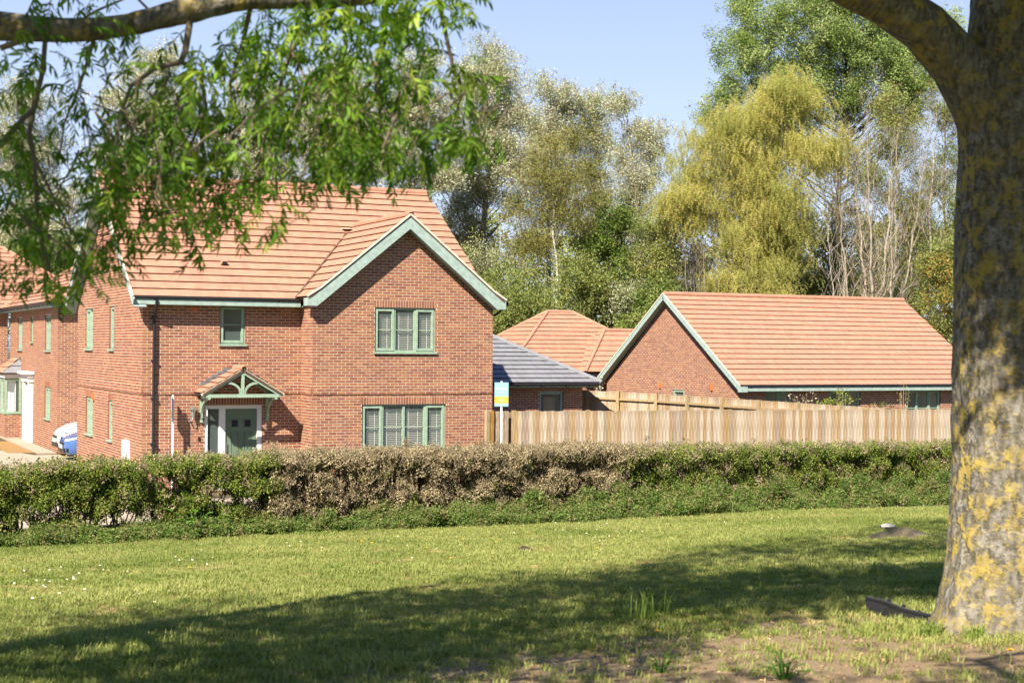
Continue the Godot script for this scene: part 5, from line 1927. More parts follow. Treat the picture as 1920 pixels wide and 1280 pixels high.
func twig_mesh(seed_: int, n: int, rad: float) -> ArrayMesh:
	var r := RandomNumberGenerator.new()
	r.seed = seed_
	var m := MB.new()
	for i in n:
		var o := Vector3(r.randfn(0, 0.4), r.randfn(0, 0.4), r.randfn(0, 0.4)) * rad
		var d := Vector3(r.randfn(0, 0.8), r.randfn(0.5, 0.7), r.randfn(0, 0.8)).normalized() * rad * r.randf_range(0.7, 1.5)
		var k := r.randf_range(0.7, 1.3)
		m.col = Color(0.34, 0.28, 0.185) * k
		m.tube(PackedVector3Array([o, o + d * 0.5 + Vector3(r.randfn(0, 0.03), 0, r.randfn(0, 0.03)), o + d]), PackedFloat32Array([0.0055, 0.0045, 0.003]), 3)
		for q in 3:
			var p := o + d * r.randf_range(0.3, 1.0)
			var e := Vector3(r.randfn(0, 1), r.randfn(0, 1), r.randfn(0, 1)).normalized()
			var s := e.cross(Vector3(0.3, 1, 0.2)).normalized() * 0.012
			m.col = Color(0.43, 0.35, 0.225) * r.randf_range(0.6, 1.25)
			m.quad(p, p + e * 0.02 + s, p + e * 0.042, p + e * 0.02 - s)
	return m.mesh()


# one hedge plant row between two points along x; density(u) thins it
func hedge_section(called: String, label: String, u0: float, u1: float, top: Callable, low: Callable, kinds: Array, count: int, stems: int, stem_col: Color) -> void:
	var r := RandomNumberGenerator.new()
	r.seed = int(u0 * 1000 + 7)
	var vc := 30.65
	var base := P((u0 + u1) * 0.5, vc, 0)
	var t := thing(called, label, "hedge", base)
	var w := MB.new()
	for i in stems:
		var u := lerpf(u0 + 0.1, u1 - 0.1, (i + r.randf()) / stems)
		var a := P(u, vc + r.randf_range(-0.25, 0.3), -0.02)
		var rad := r.randf_range(0.014, 0.038)
		w.col = stem_col * r.randf_range(0.7, 1.25)
		for k in r.randi_range(2, 4):
			var b := a + Vector3(r.randfn(0, 0.32), (top.call(u) as float) * r.randf_range(0.6, 0.95), r.randfn(0, 0.25))
			limb(w, a, b, rad, 0.006, 5, Vector3(r.randfn(0, 0.08), 0, r.randfn(0, 0.08)), r, 0.09)
			for q in 3:
				var c := a.lerp(b, r.randf_range(0.35, 0.9))
				w.tube(PackedVector3Array([c, c + Vector3(r.randfn(0, 0.25), r.randf_range(0.05, 0.3), r.randfn(0, 0.25))]), PackedFloat32Array([0.008, 0.003]), 3)
	part(t, "stems", w.mesh(), M.twig)
	var ts := {}
	var cs := {}
	for i in kinds.size():
		ts[i] = []
		cs[i] = []
	for i in count:
		var u := r.randf_range(u0, u1)
		var tp: float = top.call(u)
		var lo: float = low.call(u)
		# fuller at the faces than inside
		var v := vc + (r.randf_range(-0.62, 0.62) if r.randf() < 0.35 else (-0.55 + r.randfn(0, 0.12) if r.randf() < 0.72 else 0.5 + r.randfn(0, 0.1)))
		var y := lerpf(lo, tp, pow(r.randf(), 0.75)) if r.randf() < 0.72 else tp + r.randfn(-0.04, 0.05)
		v += noise2.get_noise_2d(u * 0.8, y * 1.2) * 0.28
		y += noise2.get_noise_2d(u * 0.7, 5.0) * 0.07
		if noise2.get_noise_3d(u * 0.75, y * 1.1, 3.0) < -0.24 and y < tp - 0.12:
			continue
		if r.randf() < 0.012:
			y += r.randf_range(0.05, 0.22)
		var x := 0
		var acc := r.randf()
		for k in kinds.size():
			acc -= kinds[k][1]
			if acc <= 0:
				x = k
				break
		var tones: Array = kinds[x][2]
		ts[x].append(Transform3D(Basis(Vector3.UP, r.randf() * TAU).rotated(Vector3.RIGHT, r.randfn(0, 0.4)) * Basis.from_scale(Vector3.ONE * r.randf_range(0.75, 1.25)), P(u, v, y) - base))
		cs[x].append(tones[r.randi() % tones.size()] * r.randf_range(0.8, 1.25))
	for k in kinds.size():
		if ts[k].size():
			multi(t, kinds[k][3], kinds[k][0], M.leaf, ts[k], cs[k]).set_meta("kind", "stuff")


func make_hedge() -> void:
	var leaf := cluster_mesh(41, 26, 0.10, 0.042, 0.032, 4)
	var leaf2 := cluster_mesh(42, 20, 0.11, 0.046, 0.036, 4)
	var twig := twig_mesh(43, 10, 0.12)
	var green := [Color(0.19, 0.245, 0.042), Color(0.25, 0.30, 0.06), Color(0.13, 0.18, 0.03), Color(0.31, 0.33, 0.09)]
	var deep := [Color(0.10, 0.16, 0.026), Color(0.15, 0.21, 0.04)]
	var white := [Color(1, 1, 1)]
	var flat := func(_u: float) -> float: return 1.40
	var left_top := func(u: float) -> float: return 1.26 + 0.16 * smoothstep(2.5, 8.0, u) - 0.10 * exp(-pow((u - 6.75) / 0.35, 2.0))
	var left_low := func(u: float) -> float: return 0.26 + 0.16 * sin(u * 2.3) - (0.20 if u > 7.4 else 0.0)
	var low0 := func(_u: float) -> float: return 0.10
	hedge_section("hawthorn_hedge", "leggy green hawthorn hedge with bare grey stems beside the driveway", 2.0, 6.55, left_top, left_low, [[leaf, 0.6, green, "foliage"], [leaf2, 0.32, deep, "foliage"], [twig, 0.06, white, "twigs"]], 8300, 34, Color(0.36, 0.31, 0.25))
	hedge_section("hawthorn_hedge", "short bushy green hawthorn hedge in front of the front door", 6.75, 9.3, flat, left_low, [[leaf, 0.55, green, "foliage"], [leaf2, 0.35, deep, "foliage"], [twig, 0.10, white, "twigs"]], 5600, 12, Color(0.33, 0.28, 0.22))
	hedge_section("leafless_hedge", "brown leafless clipped hedge below the gable windows", 9.1, 17.6, flat, low0, [[twig, 0.93, white, "twigs"], [leaf, 0.07, green, "foliage"]], 11500, 44, Color(0.40, 0.32, 0.22))
	var right_top := func(u: float) -> float: return 1.40 - 0.011 * (u - 17.0)
	hedge_section("privet_hedge", "dense green clipped hedge in front of the closeboard fence", 17.2, 30.5, right_top, low0, [[leaf, 0.56, green, "foliage"], [leaf2, 0.30, deep, "foliage"], [twig, 0.14, white, "twigs"]], 15500, 36, Color(0.32, 0.27, 0.2))
	# pale cut branches thrown along the bare hedge
	var r := RandomNumberGenerator.new()
	r.seed = 78
	for e in [[1112, 893, 1190, 832, 0.018], [1118, 905, 1165, 870, 0.014], [795, 965, 830, 948, 0.014], [600, 935, 650, 870, 0.012], [760, 915, 820, 862, 0.012], [960, 905, 1010, 865, 0.011], [1020, 900, 1085, 858, 0.012], [890, 925, 905, 870, 0.012]]:
		var a := at_pixel(e[0], e[1], 33.6 + (e[0] - 800) * 0.0062)
		var b := at_pixel(e[2], e[3], 33.6 + (e[2] - 800) * 0.0062)
		var t := thing("cut_branch", "pale bare branch sticking out of the brown leafless hedge", "branch", a, "loose branches in the brown hedge")
		var m := MB.new()
		m.col = Color(0.55, 0.43, 0.28)
		limb(m, a, b, e[4], 0.005, 6, Vector3(r.randfn(0, 0.04), r.randfn(0, 0.04), 0), r, 0.06)
		for q in 3:
			var c := a.lerp(b, 0.4 + 0.2 * q)
			m.tube(PackedVector3Array([c, c + (b - a) * 0.2 + Vector3(r.randfn(0, 0.1), r.randf_range(0.02, 0.12), 0)]), PackedFloat32Array([0.007, 0.003]), 4)
		part(t, "stick", m.mesh(), M.twig)
	# nettles and cow parsley along the foot
	var herb := cluster_mesh(51, 24, 0.10, 0.052, 0.030, 3)
	var herb2 := cluster_mesh(52, 30, 0.10, 0.045, 0.020, 3)
	var ts := [[], []]
	var cs := [[], []]
	var hc := [Color(0.13, 0.215, 0.045), Color(0.17, 0.25, 0.06), Color(0.10, 0.17, 0.035), Color(0.22, 0.27, 0.085), Color(0.27, 0.24, 0.11)]
	for i in 15000:
		var u := r.randf_range(1.5, 30.5)
		var wide := 0.55 + 0.5 * smoothstep(8.0, 20.0, u)
		var v := 29.25 + r.randf() * (wide + 0.5) + noise2.get_noise_2d(u * 0.35, 8.0) * 0.35 - 0.35 * smoothstep(9.0, 14.0, u)
		var hmax := (0.20 + 0.30 * smoothstep(6.0, 20.0, u)) * clampf(0.95 + noise2.get_noise_2d(u * 0.45, v * 0.8) * 1.5, 0.1, 1.7) * clampf((v - 28.7) / 0.6, 0.25, 1.0)
		var p := P(u, v, 0)
		p.y = ground_y(p) + hmax * sqrt(r.randf())
		var k := r.randi() % 2
		ts[k].append(Transform3D(Basis(Vector3.UP, r.randf() * TAU) * Basis.from_scale(Vector3.ONE * r.randf_range(0.7, 1.25)), p))
		cs[k].append(hc[r.randi() % 5] * r.randf_range(0.8, 1.2))
	var g := Node3D.new()
	g.name = "hedge_foot_herbs"
	g.set_meta("kind", "stuff")
	tag(g, "band of nettles and cow parsley along the hedge foot", "herbs")
	add_child(g)
	multi(g, "herb_leaves", herb, M.leaf, ts[0], cs[0]).set_meta("kind", "stuff")
	multi(g, "herb_leaves", herb2, M.leaf, ts[1], cs[1]).set_meta("kind", "stuff")


# ---------------------------------------------------------------- the two trees in the foreground

# compound leaf spray: twig with narrow leaflets, growing along +x and drooping
func spray_mesh(seed_: int, n: int) -> ArrayMesh:
	var r := RandomNumberGenerator.new()
	r.seed = seed_
	var m := MB.new()
	var p := Vector3.ZERO
	var d := Vector3(1, 0.15, 0)
	var pts := PackedVector3Array([p])
	var rs := PackedFloat32Array([0.004])
	for i in n:
		d = (d + Vector3(r.randfn(0, 0.1), -0.10, r.randfn(0, 0.1))).normalized()
		p += d * 0.028
		pts.append(p)
		rs.append(lerpf(0.0035, 0.0015, float(i) / n))
		for sgn in [1.0, -1.0]:
			if r.randf() < 0.12 and i < n - 1:
				continue
			var side = d.cross(Vector3(r.randfn(0, 0.35), 1, r.randfn(0, 0.35))).normalized() * sgn
			var o = (side * 0.8 + d * 0.75 + Vector3(r.randfn(0, 0.2), -0.35 + r.randfn(0, 0.25), r.randfn(0, 0.2))).normalized()
			var l := r.randf_range(0.048, 0.085)
			var wv = o.cross(Vector3(r.randfn(0, 0.4), 1, r.randfn(0, 0.4))).normalized()
			var up = wv.cross(o)
			var k := r.randf_range(0.7, 1.3)
			m.col = Color(k * r.randf_range(0.9, 1.1), k, k * 0.9)
			var w := l * 0.125
			var a = p + o * l * 0.32 + Vector3.DOWN * l * 0.03
			var b = p + o * l * 0.68 + Vector3.DOWN * l * 0.09
			var t = p + o * l + Vector3.DOWN * l * 0.2
			m.tri(p, a + wv * w + up * w * 0.4, a - wv * w + up * w * 0.4)
			m.quad(a - wv * w + up * w * 0.4, a + wv * w + up * w * 0.4, b + wv * w * 0.85 + up * w * 0.3, b - wv * w * 0.85 + up * w * 0.3)
			m.tri(b - wv * w * 0.85 + up * w * 0.3, b + wv * w * 0.85 + up * w * 0.3, t)
	m.col = Color(0.9, 0.75, 0.5)
	m.tube(pts, rs, 4)
	return m.mesh()


func spray_at(p: Vector3, r: RandomNumberGenerator, sc: float) -> Transform3D:
	return Transform3D(Basis(Vector3.UP, r.randf() * TAU) * Basis(Vector3.BACK, r.randf_range(-1.1, 0.35)) * Basis(Vector3.RIGHT, r.randfn(0, 0.5)) * Basis.from_scale(Vector3.ONE * sc), p)


func bark_image() -> ImageTexture:
	var im := Image.create(1024, 1024, false, Image.FORMAT_RGB8)
	var f := FastNoiseLite.new()
	f.seed = 3
	f.frequency = 0.012
	f.fractal_octaves = 5
	var f2 := FastNoiseLite.new()
	f2.seed = 8
	f2.frequency = 0.03
	f2.fractal_octaves = 4
	for y in 1024:
		for x in 1024:
			# wrap round by crossfading
			var fx := x / 1024.0
			var fy := y / 1024.0
			var a := f.get_noise_2d(x, y * 0.8) * (1 - fx) + f.get_noise_2d(x - 1024, y * 0.8) * fx
			var b := f.get_noise_2d(x, (y - 1024) * 0.8) * (1 - fx) + f.get_noise_2d(x - 1024, (y - 1024) * 0.8) * fx
			var n1 := (a * (1 - fy) + b * fy) * 1.4
			var g := f2.get_noise_2d(x * 1.6 + 300, y * 0.6) * (1 - fx) + f2.get_noise_2d(x * 1.6 - 1338, y * 0.6) * fx
			var n3 := f2.get_noise_2d(x * 2.0 + 900, y * 2.0)
			var c := Color(0.05, 0.042, 0.032).lerp(Color(0.165, 0.15, 0.125), clampf(g * 1.5 + 0.45, 0, 1))
			c = c.lerp(Color(0.30, 0.225, 0.045), clampf((n1 + n3 * 0.4 - 0.10) * 5.0, 0, 1) * 0.85)
			c = c.lerp(Color(0.25, 0.24, 0.21), clampf((-n1 + n3 * 0.5 - 0.32) * 5.0, 0, 1) * 0.8)
			c = c.lerp(Color(0.07, 0.08, 0.028), clampf((g * -1.0 - 0.22 + n3 * 0.3) * 4.0, 0, 1) * 0.6)
			im.set_pixel(x, y, c.linear_to_srgb())
	return ImageTexture.create_from_image(im)


func make_near_trees() -> void:
	var r := RandomNumberGenerator.new()
	r.seed = 2024
	var bt := bark_image()
	var bark := mat("bark_lichen", Color.WHITE, 0.95, bt, Vector3(0.42, 0.42, 0.42), 3.0)
	var sprays := [spray_mesh(61, 7), spray_mesh(62, 8), spray_mesh(63, 6)]
	var lc := [Color(0.125, 0.235, 0.028), Color(0.175, 0.295, 0.038), Color(0.085, 0.17, 0.02), Color(0.26, 0.36, 0.05)]
	# --- tree with the visible trunk
	var foot := on_ground(1893, 1188)
	var t := thing("ash_tree", "big ash tree with yellow-lichened trunk and arching limb over the lawn", "tree", foot)
	var m := MB.new()
	var ax := []
	for e in [[1893, 1230, 0.72], [1893, 1190, 0.66], [1893, 1150, 0.575], [1893, 1080, 0.515], [1893, 980, 0.475], [1894, 860, 0.45], [1895, 700, 0.432], [1896, 540, 0.425], [1897, 400, 0.425], [1900, 300, 0.43], [1904, 200, 0.45], [1910, 100, 0.43], [1916, 0, 0.41], [1925, -200, 0.37], [1940, -500, 0.30], [1930, -900, 0.22], [1900, -1500, 0.15], [1850, -2300, 0.07]]:
		ax.append([at_pixel(e[0], e[1], 12.25), e[2]])
	# ridged skin: rings every few centimetres along the axis
	var seg := 132
	var rings := []
	for i in ax.size() - 1:
		var steps := clampi(int((ax[i][0] as Vector3).distance_to(ax[i + 1][0]) / 0.045), 1, 14)
		for k in steps:
			var f := float(k) / steps
			rings.append([(ax[i][0] as Vector3).lerp(ax[i + 1][0], f), lerpf(ax[i][1], ax[i + 1][1], f)])
	var ridge := FastNoiseLite.new()
	ridge.seed = 14
	ridge.frequency = 1.0
	ridge.fractal_type = FastNoiseLite.FRACTAL_RIDGED
	ridge.fractal_octaves = 3
	for i in rings.size():
		var c: Vector3 = rings[i][0]
		var up := c.y - foot.y
		for k in seg:
			var a := TAU * k / seg
			var o := Vector3(cos(a), 0, sin(a))
			var rr: float = rings[i][1] * (1.0 + noise.get_noise_3d(o.x * 2.2, c.y * 0.9, o.z * 2.2) * 0.10)
			rr += ridge.get_noise_3d(o.x * 2.6, c.y * 0.75, o.z * 2.6) * 0.016 + noise2.get_noise_3d(o.x * 5.0, c.y * 4.0, o.z * 5.0) * 0.010
			rr += maxf(0.0, 0.55 - up) * 0.24 * maxf(0.0, sin(a * 4.0 + 1.1) + 0.35 * sin(a * 7.0))
			m.v.append(c + o * rr)
	for i in rings.size() - 1:
		for k in seg:
			var a := i * seg + k
			var b := i * seg + (k + 1) % seg
			m.ix.append_array(PackedInt32Array([a, b + seg, a + seg, a, b, b + seg]))
	var sf := SurfaceTool.new()
	sf.begin(Mesh.PRIMITIVE_TRIANGLES)
	sf.set_smooth_group(0)
	for p in m.v:
		sf.add_vertex(p)
	for q in m.ix:
		sf.add_index(q)
	sf.generate_normals()
	part(t, "trunk", sf.commit(), bark)
	var lm := MB.new()
	var lp := PackedVector3Array()
	var lr := PackedFloat32Array()
	for e in [[1905, 330, 12.25, 0.30], [1872, 255, 12.2, 0.285], [1838, 185, 12.15, 0.25], [1795, 118, 12.1, 0.22], [1735, 52, 12.0, 0.20], [1660, 2, 11.9, 0.185], [1570, -42, 11.8, 0.175], [1440, -90, 11.6, 0.16], [1250, -160, 11.2, 0.13], [1000, -260, 10.8, 0.10], [750, -420, 10.4, 0.06]]:
		lp.append(at_pixel(e[0], e[1], e[2]))
		lr.append(e[3])
	lm.tube(lp, lr, 20)
	part(t, "limb", lm.mesh(), bark)
	var bm := MB.new()
	bm.col = Color(0.16, 0.14, 0.10)
	var ts := [[], [], []]
	var cs := [[], [], []]
	# crown over the viewer's head: lobes round the upper trunk, some added unseen to shade trunk and foreground [x, v, height, radius]
	var lobes := [[9.0, 9.5, 15.5, 2.6], [7.0, 8.5, 14.0, 2.6], [11.0, 10.5, 14.0, 2.6], [9.5, 12.0, 13.0, 2.4], [6.0, 10.5, 12.5, 2.6], [11.8, 8.0, 12.5, 2.6], [8.0, 6.0, 12.0, 2.6], [4.6, 8.4, 10.8, 2.5], [13.0, 10.6, 11.2, 2.3], [10.5, 5.6, 10.6, 2.5], [6.6, 6.6, 11.2, 2.1], [3.2, 7.4, 9.6, 1.5], [8.8, 9.4, 11.5, 2.3], [5.0, 11.4, 10.4, 1.9], [12.6, 6.6, 9.4, 2.0], [2.6, 9.2, 9.6, 1.9], [8.6, 3.6, 9.4, 2.2], [6.6, 7.3, 9.0, 1.3, 30], [6.0, 6.8, 9.5, 1.4, 30], [7.2, 8.0, 9.5, 1.1, 26], [5.3, 6.2, 10.7, 1.4, 26], [7.4, 7.2, 9.6, 1.4, 26], [5.8, 7.5, 9.2, 1.3, 26], [7.8, 8.6, 10.0, 1.2, 26], [4.5, 5.7, 9.3, 0.7, 4], [3.0, 2.5, 9.0, 2.2], [6.5, 1.5, 9.5, 2.4], [9.5, 2.5, 9.8, 2.4], [12.5, 4.5, 10.0, 2.2], [0.5, 1.5, 9.0, 2.0]]
	for l in lobes:
		var c := P(l[0], l[1], l[2])
		var j: Vector3 = ax[13 + r.randi() % 4][0]
		limb(bm, j, c, 0.10, 0.03, 7, Vector3(0, -0.3, 0), r)
		for k in (l[4] if l.size() > 4 else 15):
			var tip = c + Vector3(r.randfn(0, 1), r.randfn(0, 0.8), r.randfn(0, 1)).normalized() * l[3] * pow(r.randf(), 0.4)
			limb(bm, c.lerp(tip, 0.1), tip, 0.025, 0.006, 4, Vector3.ZERO, r)
			for q in 50:
				var p = tip + Vector3(r.randfn(0, 0.36), r.randfn(-0.1, 0.34), r.randfn(0, 0.36))
				var i := r.randi() % 3
				ts[i].append(spray_at(p, r, r.randf_range(1.1, 1.7)))
				cs[i].append(lc[r.randi() % 4] * r.randf_range(0.85, 1.2))
	part(t, "branches", bm.mesh(), M.twig)
	for i in 3:
		var o := multi(t, "crown", sprays[i], M.leaf_near, ts[i], cs[i])
		o.position = -t.position
		o.set_meta("kind", "stuff")
	# --- neighbour whose limb crosses the upper corner of the view
	var foot2 := P(-2.6, 9.4, 0)
	foot2.y = ground_y(foot2)
	var t2 := thing("ash_tree", "ash tree with hanging leafy twigs on a lichened horizontal limb", "tree", foot2)
	var tm := MB.new()
	tm.tube(PackedVector3Array([foot2 + Vector3.DOWN * 0.1, foot2 + Vector3.UP * 0.4, foot2 + Vector3.UP * 2.5, foot2 + Vector3(0.1, 5.0, 0), foot2 + Vector3(0.3, 8.0, 0.2), foot2 + Vector3(0.8, 11.0, 0.4)]), PackedFloat32Array([0.5, 0.36, 0.30, 0.28, 0.16, 0.05]), 20)
	part(t2, "trunk", tm.mesh(), bark)
	var hm := MB.new()
	var hp := PackedVector3Array([foot2 + Vector3.UP * 3.1])
	var hr := PackedFloat32Array([0.11])
	for e in [[-300, 60, 8.2, 0.085], [-60, 46, 8.0, 0.082], [0, 49, 8.0, 0.078], [70, 54, 8.0, 0.068], [150, 56, 8.0, 0.062], [230, 48, 8.0, 0.060], [300, 32, 8.0, 0.062], [360, 16, 8.0, 0.075], [410, 4, 8.0, 0.070], [470, -4, 8.05, 0.062], [560, -4, 8.1, 0.058], [660, -6, 8.2, 0.052], [760, -16, 8.3, 0.046], [860, -22, 8.4, 0.036], [960, -50, 8.5, 0.02]]:
		hp.append(at_pixel(e[0], e[1], e[2]))
		hr.append(e[3])
	# smooth the limb
	var c3 := Curve3D.new()
	for i in hp.size():
		var tan := (hp[mini(i + 1, hp.size() - 1)] - hp[maxi(i - 1, 0)]) * 0.16
		c3.add_point(hp[i], -tan, tan)
	var sp := PackedVector3Array()
	var sr := PackedFloat32Array()
	for i in hp.size() - 1:
		for k in 5:
			sp.append(c3.sample(i, k / 5.0))
			sr.append(lerpf(hr[i], hr[i + 1], k / 5.0) * (1.0 + 0.07 * noise2.get_noise_1d(i * 7.0 + k * 1.4)))
	hm.tube(sp, sr, 18)
	part(t2, "limb", hm.mesh(), bark)
	var tw := MB.new()
	tw.col = Color(0.13, 0.105, 0.07)
	var twigs := [
		[[84, 70, 8.0, 5], [80, 130, 7.9, 5], [62, 205, 7.8, 5.5], [54, 250, 7.8, 4.5], [64, 300, 7.7, 4], [67, 380, 7.7, 3.5], [76, 440, 7.6, 2.5], [96, 520, 7.6, 1.5]],
		[[-30, 290, 7.6, 8], [10, 262, 7.6, 7], [40, 225, 7.6, 5], [62, 205, 7.8, 4]],
		[[357, 30, 8.0, 7], [347, 95, 7.9, 6.5], [338, 116, 7.9, 6], [290, 128, 7.8, 4.5], [246, 160, 7.7, 4], [228, 205, 7.6, 3.5], [214, 280, 7.5, 2.5], [205, 350, 7.5, 1.8]],
		[[340, 116, 7.9, 4.5], [376, 140, 8.0, 4], [386, 200, 8.0, 3.2], [352, 285, 8.0, 2.4], [345, 400, 8.0, 1.6], [350, 460, 8.0, 1.2]],
		[[632, 0, 8.2, 7], [612, 40, 8.2, 6.5], [575, 52, 8.1, 6], [545, 95, 8.0, 5], [528, 150, 8.0, 3.5], [500, 240, 7.9, 2.5], [480, 330, 7.8, 1.5]],
		[[640, 20, 8.2, 4.5], [648, 80, 8.3, 4], [640, 150, 8.3, 3], [655, 240, 8.4, 2], [640, 310, 8.4, 1.4]],
		[[722, -10, 8.3, 6], [720, 75, 8.3, 5.5], [706, 120, 8.3, 6.5], [708, 170, 8.3, 6.5], [690, 205, 8.3, 4], [664, 236, 8.3, 2.5]],
		[[708, 176, 8.3, 5], [742, 212, 8.4, 3.5], [790, 262, 8.5, 2.4], [860, 290, 8.5, 1.6]],
		[[708, 178, 8.3, 4], [716, 250, 8.3, 2.6], [730, 330, 8.3, 1.4]],
		[[180, 55, 8.0, 4], [165, 110, 8.1, 3.5], [145, 170, 8.1, 2.8], [120, 230, 8.1, 2], [110, 300, 8.1, 1.4]],
		[[470, 10, 8.1, 5], [455, 80, 8.2, 4], [430, 160, 8.2, 3.4], [440, 240, 8.3, 2.6], [420, 330, 8.3, 1.8], [424, 420, 8.3, 1.2]],
		[[820, -10, 8.4, 5], [835, 60, 8.5, 4], [850, 130, 8.5, 3], [885, 200, 8.6, 2], [905, 270, 8.6, 1.3]],
		[[0, 90, 7.9, 6], [40, 76, 7.9, 5.5], [84, 70, 8.0, 5]],
		[[300, 40, 8.0, 3], [270, 10, 8.1, 2.5], [240, -20, 8.1, 2]],
		[[130, 50, 8.0, 3], [180, 20, 8.0, 2.5], [250, -10, 8.0, 2]],
		[[64, 300, 7.7, 3], [110, 390, 7.7, 2.2], [160, 480, 7.7, 1.6], [190, 540, 7.7, 1]],
		[[20, 380, 7.6, 4], [60, 430, 7.6, 3], [120, 460, 7.6, 2], [150, 520, 7.6, 1.2]],
		[[545, 95, 8.0, 3], [590, 180, 7.9, 2.4], [600, 270, 7.9, 1.8], [560, 340, 7.9, 1.2]],
		[[228, 205, 7.6, 2.6], [270, 290, 7.6, 2], [300, 400, 7.6, 1.5], [310, 480, 7.6, 1]],
	]
	for line in twigs:
		var pp := PackedVector3Array()
		var pr := PackedFloat32Array()
		for e in line:
			pp.append(at_pixel(e[0], e[1], e[2]))
			pr.append(e[3] / FOCAL * e[2])
		var one := MB.new()
		one.col = tw.col
		one.tube(pp, pr, 8)
		part(t2, "twig", one.mesh(), M.twig)
	var fine_tw := MB.new()
	fine_tw.col = tw.col
	var ts2 := [[], [], []]
	var cs2 := [[], [], []]
	# leaf masses seen in the photograph: [x, y, half width, half height, sprays]
	var masses := [[60, 170, 70, 70, 20], [35, 300, 60, 70, 18], [55, 400, 70, 60, 20], [70, 480, 80, 45, 22], [60, 545, 70, 28, 12], [140, 560, 40, 20, 6], [180, 510, 60, 40, 14], [250, 330, 90, 70, 42], [205, 400, 60, 60, 22], [300, 400, 90, 50, 30], [400, 420, 80, 45, 26], [350, 455, 60, 35, 14], [480, 380, 80, 40, 20], [300, 220, 90, 60, 26], [440, 150, 110, 70, 42], [540, 100, 110, 70, 40], [400, 260, 110, 70, 42], [540, 240, 120, 80, 50], [650, 150, 100, 90, 46], [640, 260, 100, 60, 36], [750, 70, 90, 70, 40], [810, 30, 60, 40, 20], [770, 180, 80, 80, 32], [720, 300, 100, 40, 26], [820, 290, 80, 40, 24], [890, 285, 45, 40, 12], [620, 345, 90, 30, 12], [870, 190, 40, 60, 12], [130, 20, 120, 26, 12], [190, 100, 70, 40, 12], [120, 250, 30, 60, 6], [380, 330, 120, 40, 24], [540, 420, 40, 26, 5], [240, 470, 40, 30, 7], [750, 350, 60, 14, 4], [30, 90, 40, 30, 5], [620, 60, 110, 50, 22], [225, 300, 60, 60, 16]]
	for e in masses:
		for i in int(e[4] * 1.45):
			var x: float = e[0] + clampf(r.randfn(0, 0.55), -1.3, 1.3) * e[2]
			var y: float = e[1] - 34.0 + clampf(r.randfn(0, 0.55), -1.3, 1.3) * e[3]
			var d := 8.1 + r.randfn(0, 0.55)
			var p := at_pixel(x, y, d)
			var k := r.randi() % 3
			var tf := spray_at(p, r, r.randf_range(0.66, 1.04))
			ts2[k].append(tf)
			cs2[k].append(lc[r.randi() % 4] * r.randf_range(0.85, 1.25))
			# twig that carries it, from higher up
			if i % 3 == 0 and y > 190.0:
				var a := p + Vector3(r.randfn(0, 0.10), r.randf_range(0.08, 0.26), r.randfn(0, 0.12))
				fine_tw.tube(PackedVector3Array([a, a.lerp(p, 0.5) + Vector3(r.randfn(0, 0.03), 0.02, r.randfn(0, 0.03)), p]), PackedFloat32Array([0.006, 0.004, 0.003]), 4)
	# upper crown above the view, with lobes added to shade the lawn
	var lobes2 := [[0.5, 8.6, 8.6, 1.9], [2.4, 9.2, 8.2, 1.5], [-0.6, 9.0, 8.6, 1.7], [-0.6, 7.0, 8.4, 1.9], [-2.6, 8.0, 9.6, 2.0], [-3.4, 9.0, 9.2, 1.8], [0.8, 9.6, 9.8, 1.7], [-0.6, 7.6, 10.6, 1.7], [3.0, 8.0, 7.6, 1.2], [-3.4, 6.0, 8.2, 1.9], [-1.2, 5.0, 8.0, 1.8], [3.4, 9.9, 8.9, 1.5], [-1.4, 6.4, 8.0, 1.3], [-1.9, 6.0, 7.7, 1.6], [-1.1, 6.9, 7.2, 1.1], [-3.0, 7.2, 7.6, 1.6]]
	for l in lobes2:
		var c := P(l[0], l[1], l[2])
		limb(tw, foot2 + Vector3(0.2, 4.0 + r.randf() * 3.0, 0), c, 0.07, 0.02, 6, Vector3(0, -0.2, 0), r)
		for k in 14:
			var tip = c + Vector3(r.randfn(0, 1), r.randfn(0, 0.7), r.randfn(0, 1)).normalized() * l[3] * pow(r.randf(), 0.4)
			limb(tw, c, tip, 0.016, 0.005, 4, Vector3.ZERO, r)
			for q in 38:
				var p = tip + Vector3(r.randfn(0, 0.34), r.randfn(0, 0.26), r.randfn(0, 0.34))
				var i := r.randi() % 3
				ts2[i].append(spray_at(p, r, r.randf_range(1.0, 1.5)))
				cs2[i].append(lc[r.randi() % 4] * r.randf_range(0.85, 1.2))
	part(t2, "branches", tw.mesh(), M.twig)
	part(t2, "fine_twigs", fine_tw.mesh(), M.twig).set_meta("kind", "stuff")
	for i in 3:
		var o := multi(t2, "crown", sprays[i], M.leaf_near, ts2[i], cs2[i])
		o.position = -t2.position
		o.set_meta("kind", "stuff")


# ---------------------------------------------------------------- cars and signs

